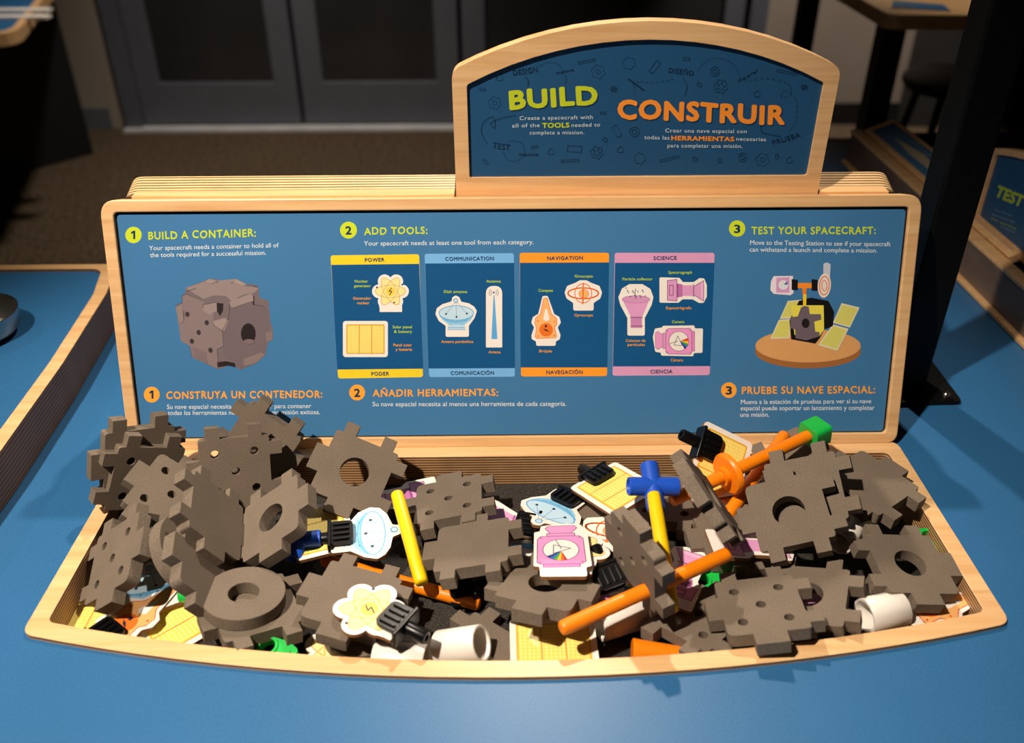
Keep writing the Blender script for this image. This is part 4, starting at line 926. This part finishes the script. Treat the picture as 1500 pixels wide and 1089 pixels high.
# clips
clip_on(CO['dish'], (0, -0.0305), (0, -1), 'black clip gripping the dish card, its peg in the blue elbow')
clip_on(CO['nuclear'], (0.001, -0.0330), (0, -1), 'black clip on the yellow atom card at front')
clip_on(CO['solar_top'], (-0.0340, 0.001), (-1, 0), 'black clip on the edge of the solar card near the back wall')
clip_on(CO['solar_back'], (-0.012, -0.0265), (0, -1), 'black clip on the solar card propped on the back rim')
clip_on(CO['dish2'], (0, -0.0285), (0, -1), 'black clip on the dish card beside the solar card')
clip_on(CO['col'], (0, -0.034), (0, -1), 'black clip with white streaks left of the blue dish card')
clip_on(CO['compass'], (0, -0.039), (0, -1), 'black clip in the front left corner on the compass card')
p, q = flat_rot(886, 832, 12, 26, 0.012, (0, -0.45, 1)); clip(p, q @ Quaternion((0, 0, 1), PI/2), 'black clip with a ladder of slots left of the upright foam square')
p, q = flat_rot(688, 858, 28, -6, -0.018); clip(p, q @ Quaternion((0, 0, 1), -PI/2), 'loose black clip in the shade under the plain foam square at centre')
p, q = flat_rot(1102, 738, 20, 22, -0.004); clip(p, q, 'black clip hidden in the gap below the crossing orange tubes')

# tubes
TR = 0.0062
G1 = 'orange plastic tubes'; G2_ = 'yellow plastic tubes'
def P3(px, py, z): return on_z(px, py, z)
o_q = Quaternion(POSE['O'][1]); hc = Vector(POSE['O'][0]) + o_q @ Vector((1.4*U, 1.4*U, -TH/2))
a_ = P3(821, 922, hc.z-0.004); dirn = (hc-a_); L1 = 0.178
# far end of the tube on the sight line of its far end, level with the near part
b_ = P3(1068, 811, hc.z+0.006)
rod(a_, b_, TR, ORANGE, 'long orange tube pushed through the upright five-hole foam square', G1)
rod(P3(472, 820, -0.020), P3(703, 886, -0.0255), TR, ORANGE, 'orange tube lying low at centre, running under the yellow tube', G1)
fa, fb = P3(983, 734, 0.030), P3(1190, 636, 0.046)
rod(fa, fb, TR, ORANGE, 'orange tube carrying the round flange, ending in the green cap', G1)
rod(P3(1044, 786, -0.004), P3(1150, 636, 0.030), TR, ORANGE, 'orange tube leaning on the panel frame, crossing behind the flanged one', G1)
T, L = axis_frame(fa, fb); k = 0.385
bm = bmesh.new(); lathe(bm, [(TR+0.0003, -0.008), (TR+0.003, -0.008), (TR+0.003, -0.003), (0.0185, -0.0025), (0.0205, 0.0), (0.0205, 0.0025), (0.0185, 0.004), (TR+0.0003, 0.004)], None, 48, True)
o = mesh_obj('round_flange', bm, ORANGE, None, 40); o.matrix_world = T @ Matrix.Translation((0, 0, L*k)); tag(o, 'round orange flange slid onto the orange tube with the green cap', 'flange')
rod(P3(581, 722, 0.026), P3(618, 856, 0.001), TR, YELLOW, 'yellow tube leaning left of the foam squares at centre', G2_)
ya, yb = P3(957, 722, 0.052), P3(985, 897, 0.010)
rod(ya, yb, TR, YELLOW, 'yellow tube plugged into the blue cross', G2_)
# orange cone
pa, pb = P3(926, 955, -0.019), P3(998, 960, -0.021); T, L = axis_frame(pa, pb); bm = bmesh.new()
lathe(bm, [(0, 0), (0.0100, 0), (0.0108, 0.0008), (0.0070, L), (0.0058, L), (0.0060, L-0.004), (0, L-0.004)], None, 36); o = mesh_obj('orange_cone', bm, ORANGE, None, 40); o.matrix_world = T; tag(o, 'short tapered orange nozzle at the front rim', 'nozzle')

# connectors
c_ = P3(956, 713, 0.050); e1 = (P3(990, 707, 0.048)-P3(922, 721, 0.048)).normalized(); e2 = (yb-ya).normalized(); e1 = (e1-e2*e1.dot(e2)).normalized()
bm = bmesh.new()
for d, L_ in ((e1, 0.0235), (-e1, 0.0225), (e2, 0.0235), (-e2, 0.0225)):
    Tm, _ = axis_frame(c_, c_+d*L_); socket(bm, Tm, L_, 0.0084, 0.0066, 0.010)
o = mesh_obj('cross_connector', bm, BLUE, None, 40); tag(settle(o), 'blue four-way cross connector on top of the yellow tube', 'connector')
d_ = CO['dish']; qd = d_.rotation_quaternion; pc = d_.location + qd @ Vector((0, -0.0305-0.030, -0.0012)); dv = qd @ Vector((0, 1, 0)); sv = (P3(443, 812, pc.z)-P3(450, 800, pc.z)).normalized()
sv = (Vector((-0.1, -0.85, -0.35))).normalized()
bm = bmesh.new()
for d, L_ in ((dv, 0.020), (sv, 0.018)):
    Tm, _ = axis_frame(pc, pc+d*L_); socket(bm, Tm, L_, 0.0084, 0.0066, 0.014)
bmesh.ops.create_uvsphere(bm, u_segments=20, v_segments=12, radius=0.0085, matrix=Matrix.Translation(pc))
o = mesh_obj('elbow_connector', bm, BLUE, None, 40); tag(settle(o), 'blue elbow connector on the peg of the dish card clip', 'connector')

# white pipes
PR = 0.0150
pipe(P3(645, 951, BF+PR), P3(706, 943, BF+PR+0.017), PR, 'white pipe lying on the bin floor at front centre')
pipe(P3(549, 965, BF+PR+0.004), P3(623, 973, BF+PR+0.004), PR, 'white pipe cut off by the front rim left of centre')
pipe(P3(876, 915, BF+PR), P3(938, 896, BF+PR), PR, 'white pipe in shade under the long orange tube')
pipe(P3(1266, 903, -0.006), P3(1320, 891, -0.006), PR, 'white pipe beside the orange compass card at right')
pipe(P3(1229, 796, 0.006), P3(1262, 758, 0.002), 0.0115, 'white pipe peeping out between foam squares at right')

# green pieces
bm = bmesh.new(); T, L = axis_frame(fa, fb)
Tc = T @ Matrix.Translation((0, 0, L-0.006))
pr = fillet([(-0.0125, -0.011), (0.0125, -0.011), (0.0125, 0.011), (-0.0125, 0.011)], 0.005, 5)
prism(bm, pr, [circle(0, 0, TR+0.0002, 20)], 0, 0.008, Tc); prism(bm, pr, [], 0.008, 0.019, Tc)
o = mesh_obj('end_cap', bm, GREEN, None, 40, 0.0018, 3); tag(settle(o), 'green end cap on the orange tube against the instruction panel', 'cap')
def green_block(px, py, dx, dy, z, label, n=(0, -0.25, 1)):
    p, q = flat_rot(px, py, dx, dy, z, n); Tm = Matrix.Translation(p) @ q.to_matrix().to_4x4(); bm = bmesh.new()
    prism(bm, fillet([(-0.017, -0.009), (0.006, -0.011), (0.018, -0.006), (0.018, 0.008), (0.006, 0.011), (-0.017, 0.009)], 0.005, 4), [circle(-0.007, 0.001, 0.0062, 24)], -0.010, 0.0, Tm)
    lathe(bm, [(0.0062, -0.004), (0.0062, 0.0014), (0.0084, 0.0014), (0.0088, -0.001)], Tm @ Matrix.Translation((-0.007, 0.001, 0)), 28)
    prism(bm, fillet([(0.003, -0.006), (0.013, -0.004), (0.013, 0.004), (0.003, 0.006)], 0.002, 3), [], -0.001, 0.0012, Tm)
    o = mesh_obj('green_connector', bm, GREEN, None, 40, 0.0010, 2); return tag(settle(o), label, 'connector')
green_block(402, 953, 30, 12, -0.013, 'green connector with a round socket at the front rim')
green_block(1040, 850, 30, -4, -0.012, 'green connector in the shade below the long orange tube')
green_block(1362, 797, 12, 26, -0.010, 'green connector against the right side wall of the bin')
green_block(1308, 664, 24, -8, -0.012, 'green connector at the back right corner of the bin')
rod(P3(262, 873, -0.016), P3(300, 873, -0.016), TR, GREEN, 'short green tube at left, ending under the foam disc', 'green tubes')
# ------------------------------------------------------------------ lift everything from table-top coordinates to the floor level of the room
for o in list(scene.objects):
    if o.parent is None and o.type not in ('CAMERA', 'LIGHT'): o.location.z += Z0
